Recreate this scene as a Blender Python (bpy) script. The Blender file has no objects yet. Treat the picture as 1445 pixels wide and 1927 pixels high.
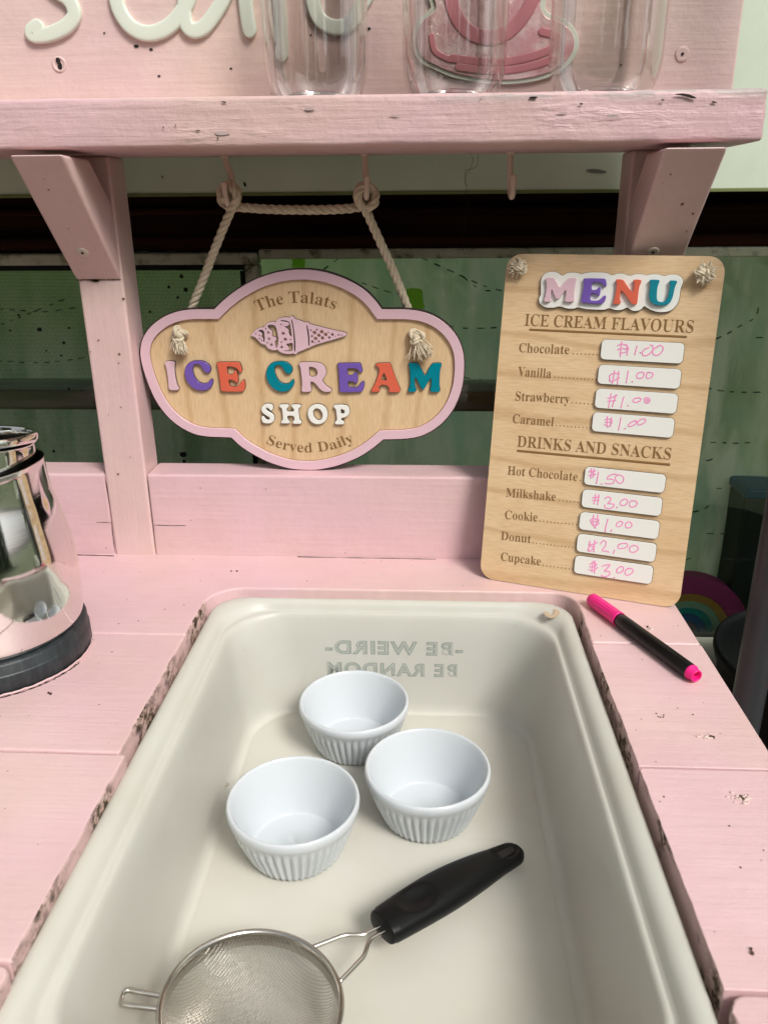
import bpy, bmesh, math, random
from mathutils import Vector, Matrix, noise
C = bpy.context; D = bpy.data
SC = C.scene
R = math.radians
rnd = random.Random(7)

# ------------------------------------------------------------------ camera, sky, sun, exposure
FPX, PW, PH = 1498.71, 1445.0, 1927.0
CAMPOS = Vector((0.0, -0.67049, 0.30))
FWD = Vector((-0.04914033, 0.93381374, -0.35436863)).normalized()
RGT = Vector((0.99873212, 0.04982178, -0.0072065)).normalized()
UPV = RGT.cross(FWD).normalized()
cam = D.cameras.new('camera'); camo = D.objects.new('camera', cam); SC.collection.objects.link(camo)
cam.sensor_fit = 'VERTICAL'; cam.sensor_height = 24.0; cam.lens = FPX / PH * 24.0
cam.dof.use_dof = True; cam.dof.focus_distance = .62; cam.dof.aperture_fstop = 10.0
cam.clip_start = 0.02; cam.clip_end = 500
m = Matrix((RGT, UPV, -FWD)).transposed().to_4x4(); m.translation = CAMPOS
camo.matrix_world = m
SC.camera = camo

SUN_EL, SUN_AZ = 46.0, 143.0          # azimuth clockwise from +Y
w = D.worlds.new('World'); SC.world = w; w.use_nodes = True
nt = w.node_tree; bgn = nt.nodes['Background']
sky = nt.nodes.new('ShaderNodeTexSky'); sky.sky_type = 'NISHITA'; sky.sun_disc = False
sky.sun_elevation = R(SUN_EL); sky.sun_rotation = R(SUN_AZ); sky.dust_density = 4.0; sky.air_density = 1.0
hs = nt.nodes.new('ShaderNodeHueSaturation'); hs.inputs['Saturation'].default_value = 0.25   # overcast
nt.links.new(sky.outputs[0], hs.inputs['Color']); nt.links.new(hs.outputs[0], bgn.inputs['Color'])
bgn.inputs['Strength'].default_value = 0.09
sun = D.lights.new('sun', 'SUN'); suno = D.objects.new('sun', sun); SC.collection.objects.link(suno)
sun.energy = 1.8; sun.angle = R(17); sun.color = (1.0, 0.95, 0.88)
az, el = R(SUN_AZ), R(SUN_EL)
sd = Vector((math.sin(az) * math.cos(el), math.cos(az) * math.cos(el), math.sin(el)))
suno.rotation_euler = sd.to_track_quat('Z', 'Y').to_euler(); suno.location = sd * 8
vs = SC.view_settings
vs.view_transform = 'Standard'; vs.look = 'None'; vs.gamma = 1.0; vs.use_curve_mapping = False
vs.exposure = 0.58
try:
    SC.cycles.max_bounces = 10; SC.cycles.transparent_max_bounces = 24
    SC.cycles.caustics_reflective = False; SC.cycles.caustics_refractive = False
    SC.cycles.sample_clamp_indirect = 4.0
except Exception: pass

# ------------------------------------------------------------------ measuring: photo pixel -> point on a real plane
def ray(px, py):
    return FWD + RGT * ((px - PW / 2) / FPX) - UPV * ((py - PH / 2) / FPX)
def atY(px, py, y):
    d = ray(px, py); t = (y - CAMPOS.y) / d.y; return CAMPOS + d * t
def atZ(px, py, z):
    d = ray(px, py); t = (z - CAMPOS.z) / d.z; return CAMPOS + d * t
class Plane:
    def __init__(s, o, e1, e2):
        s.o = Vector(o); s.e1 = Vector(e1).normalized(); s.e2 = Vector(e2).normalized(); s.n = s.e1.cross(s.e2).normalized()
    def uv(s, px, py):
        d = ray(px, py); t = (s.o - CAMPOS).dot(s.n) / d.dot(s.n); p = CAMPOS + d * t - s.o
        return (p.dot(s.e1), p.dot(s.e2))
    def matrix(s):
        m = Matrix((s.e1, s.e2, s.n)).transposed().to_4x4(); m.translation = s.o; return m

# ------------------------------------------------------------------ materials
def hexc(h):
    def f(v): v /= 255.0; return v / 12.92 if v <= .04045 else ((v + .055) / 1.055) ** 2.4
    return (f(int(h[0:2], 16)), f(int(h[2:4], 16)), f(int(h[4:6], 16)), 1)
MATS = {}
def mat(name, col=(.8, .8, .8), rough=.5, metal=0.0, spec=.5, **kw):
    if name in MATS: return MATS[name]
    m = D.materials.new(name); m.use_nodes = True; MATS[name] = m
    b = m.node_tree.nodes['Principled BSDF']
    b.inputs['Base Color'].default_value = tuple(col[:3]) + (1,)
    b.inputs['Roughness'].default_value = rough; b.inputs['Metallic'].default_value = metal
    b.inputs['Specular IOR Level'].default_value = spec
    for k, v in kw.items(): b.inputs[k.replace('_', ' ')].default_value = v
    return m
def N(m, t, **kw):
    n = m.node_tree.nodes.new(t)
    for k, v in kw.items():
        if k in n.inputs: n.inputs[k].default_value = v
        else: setattr(n, k, v)
    return n
def L(m, a, b): m.node_tree.links.new(a, b)
def coords(m, scale=(1, 1, 1), rot=(0, 0, 0)):
    tc = N(m, 'ShaderNodeTexCoord'); mp = N(m, 'ShaderNodeMapping')
    mp.inputs['Scale'].default_value = scale; mp.inputs['Rotation'].default_value = rot
    L(m, tc.outputs['Object'], mp.inputs['Vector']); return mp.outputs['Vector']
def ramp(m, fac, stops):
    r = N(m, 'ShaderNodeValToRGB'); e = r.color_ramp.elements
    while len(e) < len(stops): e.new(.5)
    for el, (p, c) in zip(e, stops): el.position = p; el.color = c if len(c) == 4 else tuple(c) + (1,)
    L(m, fac, r.inputs['Fac']); return r.outputs['Color']
def mixc(m, fac, a, b, mode='MIX'):
    x = N(m, 'ShaderNodeMix', data_type='RGBA', blend_type=mode)
    for s, v in ((x.inputs['Factor'], fac), (x.inputs['A'], a), (x.inputs['B'], b)):
        pass
    def put(sock, v):
        if hasattr(v, 'is_linked') or hasattr(v, 'links'): L(m, v, sock)
        else: sock.default_value = v
    put(x.inputs[0], fac); put(x.inputs[6], a); put(x.inputs[7], b)
    return x.outputs[2]
def bump(m, h, strength=.3, dist=.001, prev=None):
    b = N(m, 'ShaderNodeBump'); b.inputs['Strength'].default_value = strength; b.inputs['Distance'].default_value = dist
    L(m, h, b.inputs['Height'])
    if prev is not None: L(m, prev, b.inputs['Normal'])
    return b.outputs['Normal']
def noise_t(m, vec, scale, detail=4, rough=.55):
    n = N(m, 'ShaderNodeTexNoise'); n.inputs['Scale'].default_value = scale; n.inputs['Detail'].default_value = detail
    n.inputs['Roughness'].default_value = rough; L(m, vec, n.inputs['Vector']); return n.outputs['Fac']
BW = ((0, 0, 0, 1), (1, 1, 1, 1))

def pink_paint(name, axis, c1=(.705, .488, .525), c2=(.69, .50, .475), speck=.5, grain=1.0, chips=0.0, rough=.42):
    m = mat(name, c1, rough)
    b = m.node_tree.nodes['Principled BSDF']
    st = {'x': (11, 230, 230), 'y': (230, 11, 230), 'z': (230, 230, 11)}[axis]
    v0 = coords(m); vg = coords(m, st)
    big = noise_t(m, v0, 5.0, 3)
    col = mixc(m, ramp(m, big, [(.40, BW[0]), (.62, BW[1])]), c1 + (1,), c2 + (1,))
    g = noise_t(m, vg, 1.0, 6, .65)
    col = mixc(m, .09 * grain, col, ramp(m, g, [(.3, (.40, .26, .27)), (.7, (1, .82, .82))]), 'MULTIPLY')
    tone = noise_t(m, coords(m, (1, 1, 1)), 17.0, 5, .6)
    col = mixc(m, .30, col, ramp(m, tone, [(.3, (.80, .74, .72)), (.62, (1, 1, 1))]), 'MULTIPLY')
    # pin holes, specks of dirt
    vo = N(m, 'ShaderNodeTexVoronoi'); vo.inputs['Scale'].default_value = 85; L(m, v0, vo.inputs['Vector'])
    dot = ramp(m, vo.outputs['Distance'], [(.05, BW[1]), (.085, BW[0])])
    pick = N(m, 'ShaderNodeSeparateColor'); L(m, vo.outputs['Color'], pick.inputs[0])
    pk = ramp(m, pick.outputs[0], [(.83, BW[0]), (.86, BW[1])])
    mask = mixc(m, 1.0, dot, pk, 'MULTIPLY')
    sm = N(m, 'ShaderNodeMath', operation='MULTIPLY'); L(m, mask, sm.inputs[0]); sm.inputs[1].default_value = speck
    col = mixc(m, sm.outputs[0], col, (.10, .055, .04, 1))
    if chips:
        vc = coords(m, {'x': (14, 75, 75), 'y': (75, 14, 75), 'z': (75, 75, 14)}[axis])
        ch = noise_t(m, vc, 1.0, 5, .6)
        cm = ramp(m, ch, [(1 - chips - .02, BW[0]), (1 - chips, BW[1])])
        sx = N(m, 'ShaderNodeSeparateXYZ'); L(m, v0, sx.inputs[0])
        zr = N(m, 'ShaderNodeMapRange'); L(m, sx.outputs[2], zr.inputs[0]); zr.inputs[1].default_value = .3655; zr.inputs[2].default_value = .3715
        xr = N(m, 'ShaderNodeMapRange'); L(m, sx.outputs[0], xr.inputs[0]); xr.inputs[1].default_value = -.12; xr.inputs[2].default_value = .05
        c2 = noise_t(m, coords(m, (22, 60, 160)), 1.0, 6, .6); e2 = ramp(m, c2, [(.50, BW[0]), (.53, BW[1])])
        e2 = mixc(m, 1.0, e2, zr.outputs[0], 'MULTIPLY'); e2 = mixc(m, 1.0, e2, xr.outputs[0], 'MULTIPLY'); cm = mixc(m, 1.0, cm, e2, 'LIGHTEN')
        col = mixc(m, cm, col, (.43, .36, .35, 1))
    L(m, col, b.inputs['Base Color'])
    nrm = bump(m, g, .50 * grain, .0008)
    n2 = noise_t(m, v0, 90, 5, .6)
    nrm = bump(m, n2, .36 * grain, .0013, nrm)
    if chips: nrm = bump(m, ramp(m, ch, [(1 - chips - .16, BW[0]), (1 - chips, BW[1])]), .5, .0012, nrm)
    L(m, nrm, b.inputs['Normal'])
    return m
PINK_X = pink_paint('pink_paint_x', 'x'); PINK_Z = pink_paint('pink_paint_z', 'z', c1=(.695, .495, .50), c2=(.705, .55, .50), speck=.3)
PINK_SHELF = pink_paint('pink_paint_shelf', 'x', c1=(.705, .485, .525), c2=(.67, .495, .46), speck=.5, grain=1.9, chips=.27)
PINK_BOARD = pink_paint('pink_paint_board', 'x', c1=(.74, .55, .545), c2=(.75, .59, .525), speck=.45, grain=1.1)
PINK_HOOK = mat('pink_hook', (.68, .54, .46), .5)
def cut_wood():
    m = mat('chipped_cut_edge', (.4, .28, .22), .8); b = m.node_tree.nodes['Principled BSDF']
    v = coords(m, (1, .8, 1)); n = noise_t(m, v, 150, 9, .76); n2 = noise_t(m, v, 28, 4)
    col = ramp(m, n, [(.44, (.035, .02, .013)), (.478, (.12, .075, .045)), (.492, (.36, .25, .19)), (.53, (.50, .36, .30)), (.545, (.64, .46, .44)), (.78, (.70, .49, .50))])
    col = mixc(m, ramp(m, n2, [(.44, BW[0]), (.58, BW[1])]), col, (.66, .45, .45, 1))
    L(m, col, b.inputs['Base Color']); L(m, bump(m, n, .9, .002), b.inputs['Normal']); return m
CUT = cut_wood()
def birch(name, rot, c1, c2, sc=1.0):
    m = mat(name, c1, .5); b = m.node_tree.nodes['Principled BSDF']
    v = coords(m, (sc * 9, sc * 60, 1) if rot else (sc * 60, sc * 9, 1))
    g = noise_t(m, v, 1.0, 5, .6)
    vb = coords(m, (sc * 4, sc * 16, 1) if rot else (sc * 16, sc * 4, 1))
    wv = N(m, 'ShaderNodeTexWave', wave_type='BANDS', bands_direction='Y' if rot else 'X'); L(m, vb, wv.inputs['Vector'])
    wv.inputs['Scale'].default_value = .55; wv.inputs['Distortion'].default_value = 9; wv.inputs['Detail'].default_value = 3; wv.inputs['Detail Scale'].default_value = .8
    vf = coords(m, (sc * 90, sc * 900, 1) if rot else (sc * 900, sc * 90, 1)); f = noise_t(m, vf, 1.0, 2)
    col = mixc(m, ramp(m, g, [(.35, BW[0]), (.68, BW[1])]), c1 + (1,), c2 + (1,))
    col = mixc(m, ramp(m, wv.outputs['Fac'], [(.0, (.42, .42, .42)), (.06, (.16, .16, .16)), (.14, BW[0]), (1, BW[0])]), col, (.47, .28, .12, 1))
    col = mixc(m, .26, col, ramp(m, f, [(.33, (.55, .42, .28)), (.6, (1, 1, 1))]), 'MULTIPLY')
    f2 = noise_t(m, coords(m, (sc * 3, sc * 5, 1)), 6.0, 4); col = mixc(m, .30, col, ramp(m, f2, [(.32, (.88, .80, .70)), (.65, (1, 1, 1))]), 'MULTIPLY')
    L(m, col, b.inputs['Base Color']); L(m, bump(m, f, .08, .0004), b.inputs['Normal']); return m
BIRCH_V = birch('birch_ply_sign', False, (.72, .54, .33), (.67, .485, .28))
BIRCH_H = birch('birch_ply_menu', True, (.76, .57, .35), (.71, .51, .295))
BURNT = mat('burnt_edge', (.035, .022, .016), .7)
ENGRAVE = mat('laser_engraving', (.215, .115, .035), .8)
ACRYL = dict(rough=.16, spec=.5)
PINKAC = mat('pink_acrylic', (.68, .475, .535), **ACRYL); PURPLE = mat('purple_acrylic', (.165, .095, .40), **ACRYL)
CORAL = mat('coral_acrylic', (.66, .13, .075), **ACRYL); TEAL = mat('teal_acrylic', (.0, .205, .27), **ACRYL)
WHITEAC = mat('white_acrylic', (.80, .81, .76), rough=.2)
INK = mat('pink_ink', (.83, .30, .55), .5); INKDOT = mat('pink_ink_dark', (.55, .18, .35), .5)
def rope_mat():
    m = mat('cotton_rope', (.62, .55, .40), .9, spec=.1); b = m.node_tree.nodes['Principled BSDF']
    v = coords(m); n = noise_t(m, v, 700, 4); n2 = noise_t(m, v, 90, 3)
    col = mixc(m, n2, (.74, .67, .52, 1), (.64, .56, .42, 1))
    col = mixc(m, .35, col, ramp(m, n, [(.3, (.45, .38, .28)), (.65, (1, 1, 1))]), 'MULTIPLY')
    L(m, col, b.inputs['Base Color']); L(m, bump(m, n, .7, .0006), b.inputs['Normal']); return m
ROPE = rope_mat()
def tray_mat():
    m = mat('milky_plastic', (.60, .575, .52), .33, spec=.45); b = m.node_tree.nodes['Principled BSDF']
    v = coords(m); n = noise_t(m, v, 9, 5, .6); f = noise_t(m, v, 260, 3)
    col = mixc(m, ramp(m, n, [(.45, BW[0]), (.75, BW[1])]), (.785, .80, .735, 1), (.735, .73, .65, 1))
    vo = N(m, 'ShaderNodeTexVoronoi'); vo.inputs['Scale'].default_value = 55; L(m, v, vo.inputs['Vector'])
    dot = ramp(m, vo.outputs['Distance'], [(.03, BW[1]), (.05, BW[0])])
    pick = N(m, 'ShaderNodeSeparateColor'); L(m, vo.outputs['Color'], pick.inputs[0])
    mask = mixc(m, 1.0, dot, ramp(m, pick.outputs[0], [(.9, BW[0]), (.92, BW[1])]), 'MULTIPLY')
    col = mixc(m, mask, col, (.3, .25, .2, 1))
    sc_ = noise_t(m, coords(m, (60, 7, 60), (0, 0, .5)), 1.0, 7, .7); sc2 = noise_t(m, coords(m, (9, 70, 60), (0, 0, .25)), 1.0, 7, .7)
    for q in (sc_, sc2): col = mixc(m, ramp(m, q, [(.66, BW[0]), (.76, (.30, .30, .30))]), col, (.50, .45, .37, 1))
    L(m, col, b.inputs['Base Color']); L(m, bump(m, f, .06, .0005), b.inputs['Normal'])
    b.inputs['Subsurface Weight'].default_value = 0.0; b.inputs['Subsurface Radius'].default_value = (.02, .017, .013); b.inputs['Subsurface Scale'].default_value = .5
    tl = N(m, 'ShaderNodeBsdfTranslucent'); L(m, col, tl.inputs['Color']); mx = N(m, 'ShaderNodeMixShader'); mx.inputs[0].default_value = .38; L(m, b.outputs[0], mx.inputs[1]); L(m, tl.outputs[0], mx.inputs[2]); L(m, mx.outputs[0], m.node_tree.nodes['Material Output'].inputs['Surface'])
    r = ramp(m, noise_t(m, v, 30, 4), [(.3, (.28, .28, .28)), (.7, (.42, .42, .42))]); L(m, r, b.inputs['Roughness'])
    return m
TRAY = tray_mat()
MELA = mat('white_melamine', (.56, .60, .63), .09, spec=.5)
STEEL = mat('steel', (.55, .53, .49), .17, metal=1.0); WIRE = mat('steel_wire', (.52, .49, .45), .3, metal=1.0)
def chrome_mat():
    m = mat('polished_steel', (.80, .79, .76), .075, metal=1.0); b = m.node_tree.nodes['Principled BSDF']
    v = coords(m, (40, 40, 400)); n = noise_t(m, v, 1.0, 3); L(m, bump(m, n, .05, .0005), b.inputs['Normal']); return m
CHROME = chrome_mat()
def black_wood():
    m = mat('black_painted_wood', (.03, .034, .037), .42); b = m.node_tree.nodes['Principled BSDF']
    v = coords(m, (220, 220, 40), (0.3, .2, .4)); n = noise_t(m, v, 1.0, 5, .7)
    L(m, ramp(m, n, [(.45, (.013, .018, .021)), (.70, (.03, .04, .045)), (.8, (.14, .15, .15))]), b.inputs['Base Color']); L(m, bump(m, n, .5, .0008), b.inputs['Normal']); return m
BLACKWOOD = black_wood()
BLACK = mat('black_plastic', (.0045, .005, .0055), .40, spec=.20); BLACKGLOSS = mat('black_barrel', (.004, .004, .0045), .24, spec=.3); TUBM = mat('tub_black', (.003, .004, .004), .55, spec=.12)
HOTPINK = mat('hot_pink_plastic', (.80, .012, .22), .32, Subsurface_Weight=.15, Subsurface_Radius=(.004, .001, .002), Subsurface_Scale=.5)
SCREW = mat('screw_paint', (.62, .55, .47), .4); DARK = mat('dark_hole', (.015, .011, .009), .9)
RUST = mat('rust_stain', (.46, .37, .26), .6); RUST2 = mat('grime', (.32, .25, .16), .8)
def clear_mat(name, tint, f0, rough=.02, glossy=(1, 1, 1, 1), cap=1.0, gain=1.0):
    m = mat(name); t = m.node_tree; t.nodes.remove(t.nodes['Principled BSDF'])
    out = t.nodes['Material Output']; tr = N(m, 'ShaderNodeBsdfTransparent'); tr.inputs[0].default_value = tint
    gl = N(m, 'ShaderNodeBsdfGlossy'); gl.inputs['Roughness'].default_value = rough; gl.inputs['Color'].default_value = glossy
    fr = N(m, 'ShaderNodeFresnel'); fr.inputs[0].default_value = f0
    mx = N(m, 'ShaderNodeMixShader'); mn = N(m, 'ShaderNodeMath', operation='MINIMUM'); mn.inputs[1].default_value = cap; gm = N(m, 'ShaderNodeMath', operation='MULTIPLY'); gm.inputs[1].default_value = gain; L(m, fr.outputs[0], gm.inputs[0]); L(m, gm.outputs[0], mn.inputs[0]); L(m, mn.outputs[0], mx.inputs[0]); L(m, tr.outputs[0], mx.inputs[1]); L(m, gl.outputs[0], mx.inputs[2])
    L(m, mx.outputs[0], out.inputs['Surface']); return m
JAR = clear_mat('clear_plastic', (.925, .90, .885, 1), 1.45, .03, cap=.55, gain=2.6)
JARBASE = clear_mat('clear_plastic_base', (.62, .60, .60, 1), 1.45, .05, cap=.5, gain=2.0)
PANE = clear_mat('window_glass', (.92, .96, .93, 1), 1.45, .0)

# ------------------------------------------------------------------ object helpers
def tag(o, label=None, cat=None, group=None, kind=None):
    if label: o['label'] = label
    if cat: o['category'] = cat
    if group: o['group'] = group
    if kind: o['kind'] = kind
    return o
def empty(name, label, cat, matrix=None, loc=None, group=None):
    o = D.objects.new(name, None); SC.collection.objects.link(o); o.empty_display_size = .02
    if matrix is not None: o.matrix_world = matrix
    if loc is not None: o.location = loc
    return tag(o, label, cat, group)
def link(name, me, material, parent=None, smooth=False):
    o = D.objects.new(name, me); SC.collection.objects.link(o)
    if material is not None and not me.materials: me.materials.append(material)
    if parent is not None: o.parent = parent
    if smooth:
        for p in me.polygons: p.use_smooth = True
    return o
def from_bm(name, bm, material, parent=None, smooth=False):
    bmesh.ops.recalc_face_normals(bm, faces=bm.faces)
    me = D.meshes.new(name); bm.to_mesh(me); bm.free(); return link(name, me, material, parent, smooth)
def bevel(o, wd, seg=2, ang=35):
    b = o.modifiers.new('bevel', 'BEVEL'); b.width = wd; b.segments = seg; b.limit_method = 'ANGLE'; b.angle_limit = R(ang); return o
def box_bm(bm, x0, x1, y0, y1, z0, z1):
    v = [bm.verts.new(p) for p in ((x0, y0, z0), (x1, y0, z0), (x1, y1, z0), (x0, y1, z0), (x0, y0, z1), (x1, y0, z1), (x1, y1, z1), (x0, y1, z1))]
    return [bm.faces.new([v[i] for i in f]) for f in ((0, 3, 2, 1), (4, 5, 6, 7), (0, 1, 5, 4), (1, 2, 6, 5), (2, 3, 7, 6), (3, 0, 4, 7))]
def box(name, x0, x1, y0, y1, z0, z1, material, parent=None, bev=.0015, seg=2):
    bm = bmesh.new(); box_bm(bm, x0, x1, y0, y1, z0, z1); o = from_bm(name, bm, material, parent)
    if bev: bevel(o, bev, seg)
    return o
def prism_bm(bm, poly, z0, z1):
    a = [bm.verts.new((x, y, z0)) for x, y in poly]; b = [bm.verts.new((x, y, z1)) for x, y in poly]
    n = len(poly); bm.faces.new(a[::-1]); bm.faces.new(b)
    for i in range(n): bm.faces.new((a[i], a[(i + 1) % n], b[(i + 1) % n], b[i]))
def chaikin(p, it=2, closed=True):
    for _ in range(it):
        q = []; n = len(p)
        for i in range(n if closed else n - 1):
            a, b = p[i], p[(i + 1) % n]
            q += [tuple(a[k] * .75 + b[k] * .25 for k in range(len(a))), tuple(a[k] * .25 + b[k] * .75 for k in range(len(a)))]
        if not closed: q = [p[0]] + q + [p[-1]]
        p = q
    return p
def plate(name, loops, z0, z1, material, parent=None, bev=0.0, smooth_it=2):
    """flat cut-out: 2D loops (first outer, rest holes) extruded from z0 to z1"""
    cu = D.curves.new(name, 'CURVE'); cu.dimensions = '2D'; cu.fill_mode = 'BOTH'
    for lp in loops:
        if smooth_it: lp = chaikin(lp, smooth_it)
        s = cu.splines.new('POLY'); s.points.add(len(lp) - 1); s.use_cyclic_u = True
        for pt, (x, y) in zip(s.points, lp): pt.co = (x, y, 0, 1)
    return curve_mesh(name, cu, z0, z1, material, parent, bev)
def curve_mesh(name, cu, z0, z1, material, parent, bev=0.0, fn=None):
    h = (z1 - z0) / 2; cu.extrude = max(h - bev, 0)
    if bev: cu.bevel_depth = bev; cu.bevel_resolution = 1; cu.offset = -bev
    o = D.objects.new('tmp', cu); SC.collection.objects.link(o); C.view_layer.update()
    me = D.meshes.new_from_object(o.evaluated_get(C.evaluated_depsgraph_get())); D.objects.remove(o); D.curves.remove(cu)
    me.materials.clear()
    for v in me.vertices:
        x, y, z = v.co
        if fn: x, y = fn(x, y)
        v.co = (x, y, z + (z0 + z1) / 2)
    me.name = name
    return link(name, me, material, parent)
def offset_poly(p, d):
    n = len(p); out = []
    ar = sum(p[i][0] * p[(i + 1) % n][1] - p[(i + 1) % n][0] * p[i][1] for i in range(n)); s = 1 if ar > 0 else -1
    for i in range(n):
        a, b, c = Vector(p[i - 1]), Vector(p[i]), Vector(p[(i + 1) % n]); e1, e2 = (b - a).normalized(), (c - b).normalized()
        n1, n2 = Vector((-e1.y, e1.x)) * s, Vector((-e2.y, e2.x)) * s; q = (n1 + n2); q = q / max(.35, q.dot(n1)); out.append(tuple(b + q * d))
    return out
def rim_strip(loops, d, z0, z1, material, parent):
    """narrow scorched outline round a cut-out: outward side wall plus a thin top lip"""
    bm = bmesh.new()
    for i, lp in enumerate(loops):
        out = offset_poly(lp, -d if i == 0 else d); n = len(lp)
        A = [bm.verts.new((x, y, z1)) for x, y in lp]; B = [bm.verts.new((x, y, z1)) for x, y in out]; G = [bm.verts.new((x, y, z0)) for x, y in out]
        for k in range(n):
            bm.faces.new((A[k], A[(k + 1) % n], B[(k + 1) % n], B[k])); bm.faces.new((B[k], B[(k + 1) % n], G[(k + 1) % n], G[k]))
    return from_bm('burnt_rim', bm, material, parent)
def serif(s):
    o = ''
    for ch in s:
        if 'A' <= ch <= 'Z': o += chr(0x1D400 + ord(ch) - 65)
        elif 'a' <= ch <= 'z': o += chr(0x1D41A + ord(ch) - 97)
        else: o += ch
    return o
def text_mesh(name, s, cap, width, z0, z1, material, parent, fn, off=.013):
    """text laid along local x from 0 to width, capital height cap; stems slimmed sideways by off; fn maps (x, y) to the surface"""
    cu = D.curves.new(name, 'FONT'); cu.body = serif(s); cu.size = 1.0
    o = D.objects.new('tmp', cu); SC.collection.objects.link(o); C.view_layer.update()
    c2 = o.to_curve(C.evaluated_depsgraph_get()); loops = []
    for sp in c2.splines:
        bp = sp.bezier_points; n = len(bp); P = []
        for i in range(n):
            a, b = bp[i], bp[(i + 1) % n]; p0, p1, p2, p3 = a.co, a.handle_right, b.handle_left, b.co
            straight = (p1 - p0).cross(p3 - p0).length < 1e-5 and (p2 - p0).cross(p3 - p0).length < 1e-5
            for k in range(1 if straight else 5):
                t = k / 5; q = p0 * (1 - t) ** 3 + p1 * (3 * t * (1 - t) ** 2) + p2 * (3 * t * t * (1 - t)) + p3 * t ** 3; P.append((q.x, q.y))
        Q = []
        for p in P:
            if not Q or math.hypot(p[0] - Q[-1][0], p[1] - Q[-1][1]) > 1e-4: Q.append(p)
        if len(Q) > 2: loops.append(Q)
    o.to_curve_clear(); D.objects.remove(o); D.curves.remove(cu)
    x0 = min(p[0] for l in loops for p in l); x1 = max(p[0] for l in loops for p in l); k = width / (x1 - x0); ks = cap / .676
    new = D.curves.new(name, 'CURVE'); new.dimensions = '2D'; new.fill_mode = 'BOTH'
    for Q in loops:
        n = len(Q); sp = new.splines.new('POLY'); sp.points.add(n - 1); sp.use_cyclic_u = True
        for i in range(n):
            a, b, c = Vector(Q[i - 1]), Vector(Q[i]), Vector(Q[(i + 1) % n]); d1, d2 = (b - a).normalized(), (c - b).normalized()
            nx = -((d1.y + d2.y) * .5)            # sideways part of the inward/outward normal
            x, y = b.x + off * nx * SGN, b.y
            sp.points[i].co = ((x - x0) * k, y * ks, 0, 1)
    return curve_mesh(name, new, z1 - .00004, z1, material, parent, 0, fn)
SGN = -1.0
def pw(v, e): return v if e == 1.0 else math.copysign(abs(v) ** e, v)
def tube_bm(bm, pts, rad, n=8, closed=False, flat=None, cap=True, sq=1.0):
    """sweep a circle (or, with flat=(up, h), an ellipse of half-height h along up) along pts"""
    P = [Vector(p) for p in pts]; N_ = len(P); rings = []
    T = []
    for i in range(N_):
        a = P[(i - 1) % N_] if (closed or i > 0) else P[i]; b = P[(i + 1) % N_] if (closed or i < N_ - 1) else P[i]
        T.append((b - a).normalized() if (b - a).length > 1e-9 else Vector((0, 0, 1)))
    ref = Vector((0, 0, 1)) if abs(T[0].z) < .9 else Vector((1, 0, 0)); nrm = (ref - T[0] * ref.dot(T[0])).normalized()
    for i in range(N_):
        t = T[i]
        if flat: nrm = flat[0] - t * flat[0].dot(t)
        else: nrm = nrm - t * nrm.dot(t)
        nrm.normalize(); bi = t.cross(nrm); r = rad[i] if hasattr(rad, '__len__') else rad
        hn = flat[1] if flat else r
        rings.append([bm.verts.new(P[i] + nrm * (pw(math.sin(2 * math.pi * k / n), sq) * hn) + bi * (pw(math.cos(2 * math.pi * k / n), sq) * r)) for k in range(n)])
    for i in range(N_ if closed else N_ - 1):
        A, B = rings[i], rings[(i + 1) % N_]
        for k in range(n): bm.faces.new((A[k], A[(k + 1) % n], B[(k + 1) % n], B[k]))
    if cap and not closed:
        bm.faces.new(rings[0][::-1]); bm.faces.new(rings[-1])
def smooth_path(pts, per=6, closed=False):
    P = [Vector(p) for p in pts]; n = len(P); out = []
    for i in range(n if closed else n - 1):
        g = lambda k: P[k % n] if closed else P[max(0, min(n - 1, k))]
        p0, p1, p2, p3 = g(i - 1), g(i), g(i + 1), g(i + 2)
        for s in range(per):
            t = s / per
            out.append(.5 * ((2 * p1) + (p2 - p0) * t + (2 * p0 - 5 * p1 + 4 * p2 - p3) * t * t + (3 * p1 - p0 - 3 * p2 + p3) * t ** 3))
    if not closed: out.append(P[-1])
    return out
def resample(pts, step):
    out = [pts[0]]; acc = 0.0
    for a, b in zip(pts, pts[1:]):
        l = (b - a).length
        while acc + l >= step and l > 1e-12:
            t = (step - acc) / l; a = a.lerp(b, t); out.append(a); l = (b - a).length; acc = 0
        acc += l
    return out
def rope_bm(bm, pts, rad=.0034, pitch=.020, n=7, closed=False):
    P = resample(smooth_path(pts, 10, closed), .0011)
    rs = rad * .56; ro = rad * .50
    nrm = Vector((.3, 1, .2)); s = 0.0; strands = [[], [], []]; frames = []
    for i in range(len(P)):
        t = (P[min(i + 1, len(P) - 1)] - P[max(i - 1, 0)]).normalized(); nrm = (nrm - t * nrm.dot(t)).normalized(); bi = t.cross(nrm)
        if i: s += (P[i] - P[i - 1]).length
        for k in range(3):
            a = 2 * math.pi * (s / pitch + k / 3)
            strands[k].append(P[i] + (nrm * math.cos(a) + bi * math.sin(a)) * ro)
    for st in strands: tube_bm(bm, st, rs, n)
def lathe_bm(bm, prof, n=64, cx=0, cy=0, fn=None, close=False):
    """prof: list of (r, z); fn(theta, r, z) -> (r, z)"""
    rings = []
    for r, z in prof:
        ring = []
        for k in range(n):
            th = 2 * math.pi * k / n; rr, zz = fn(th, r, z) if fn else (r, z)
            ring.append(bm.verts.new((cx + rr * math.cos(th), cy + rr * math.sin(th), zz)))
        rings.append(ring)
    for A, B in zip(rings, rings[1:]):
        for k in range(n): bm.faces.new((A[k], A[(k + 1) % n], B[(k + 1) % n], B[k]))
    return rings
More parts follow.
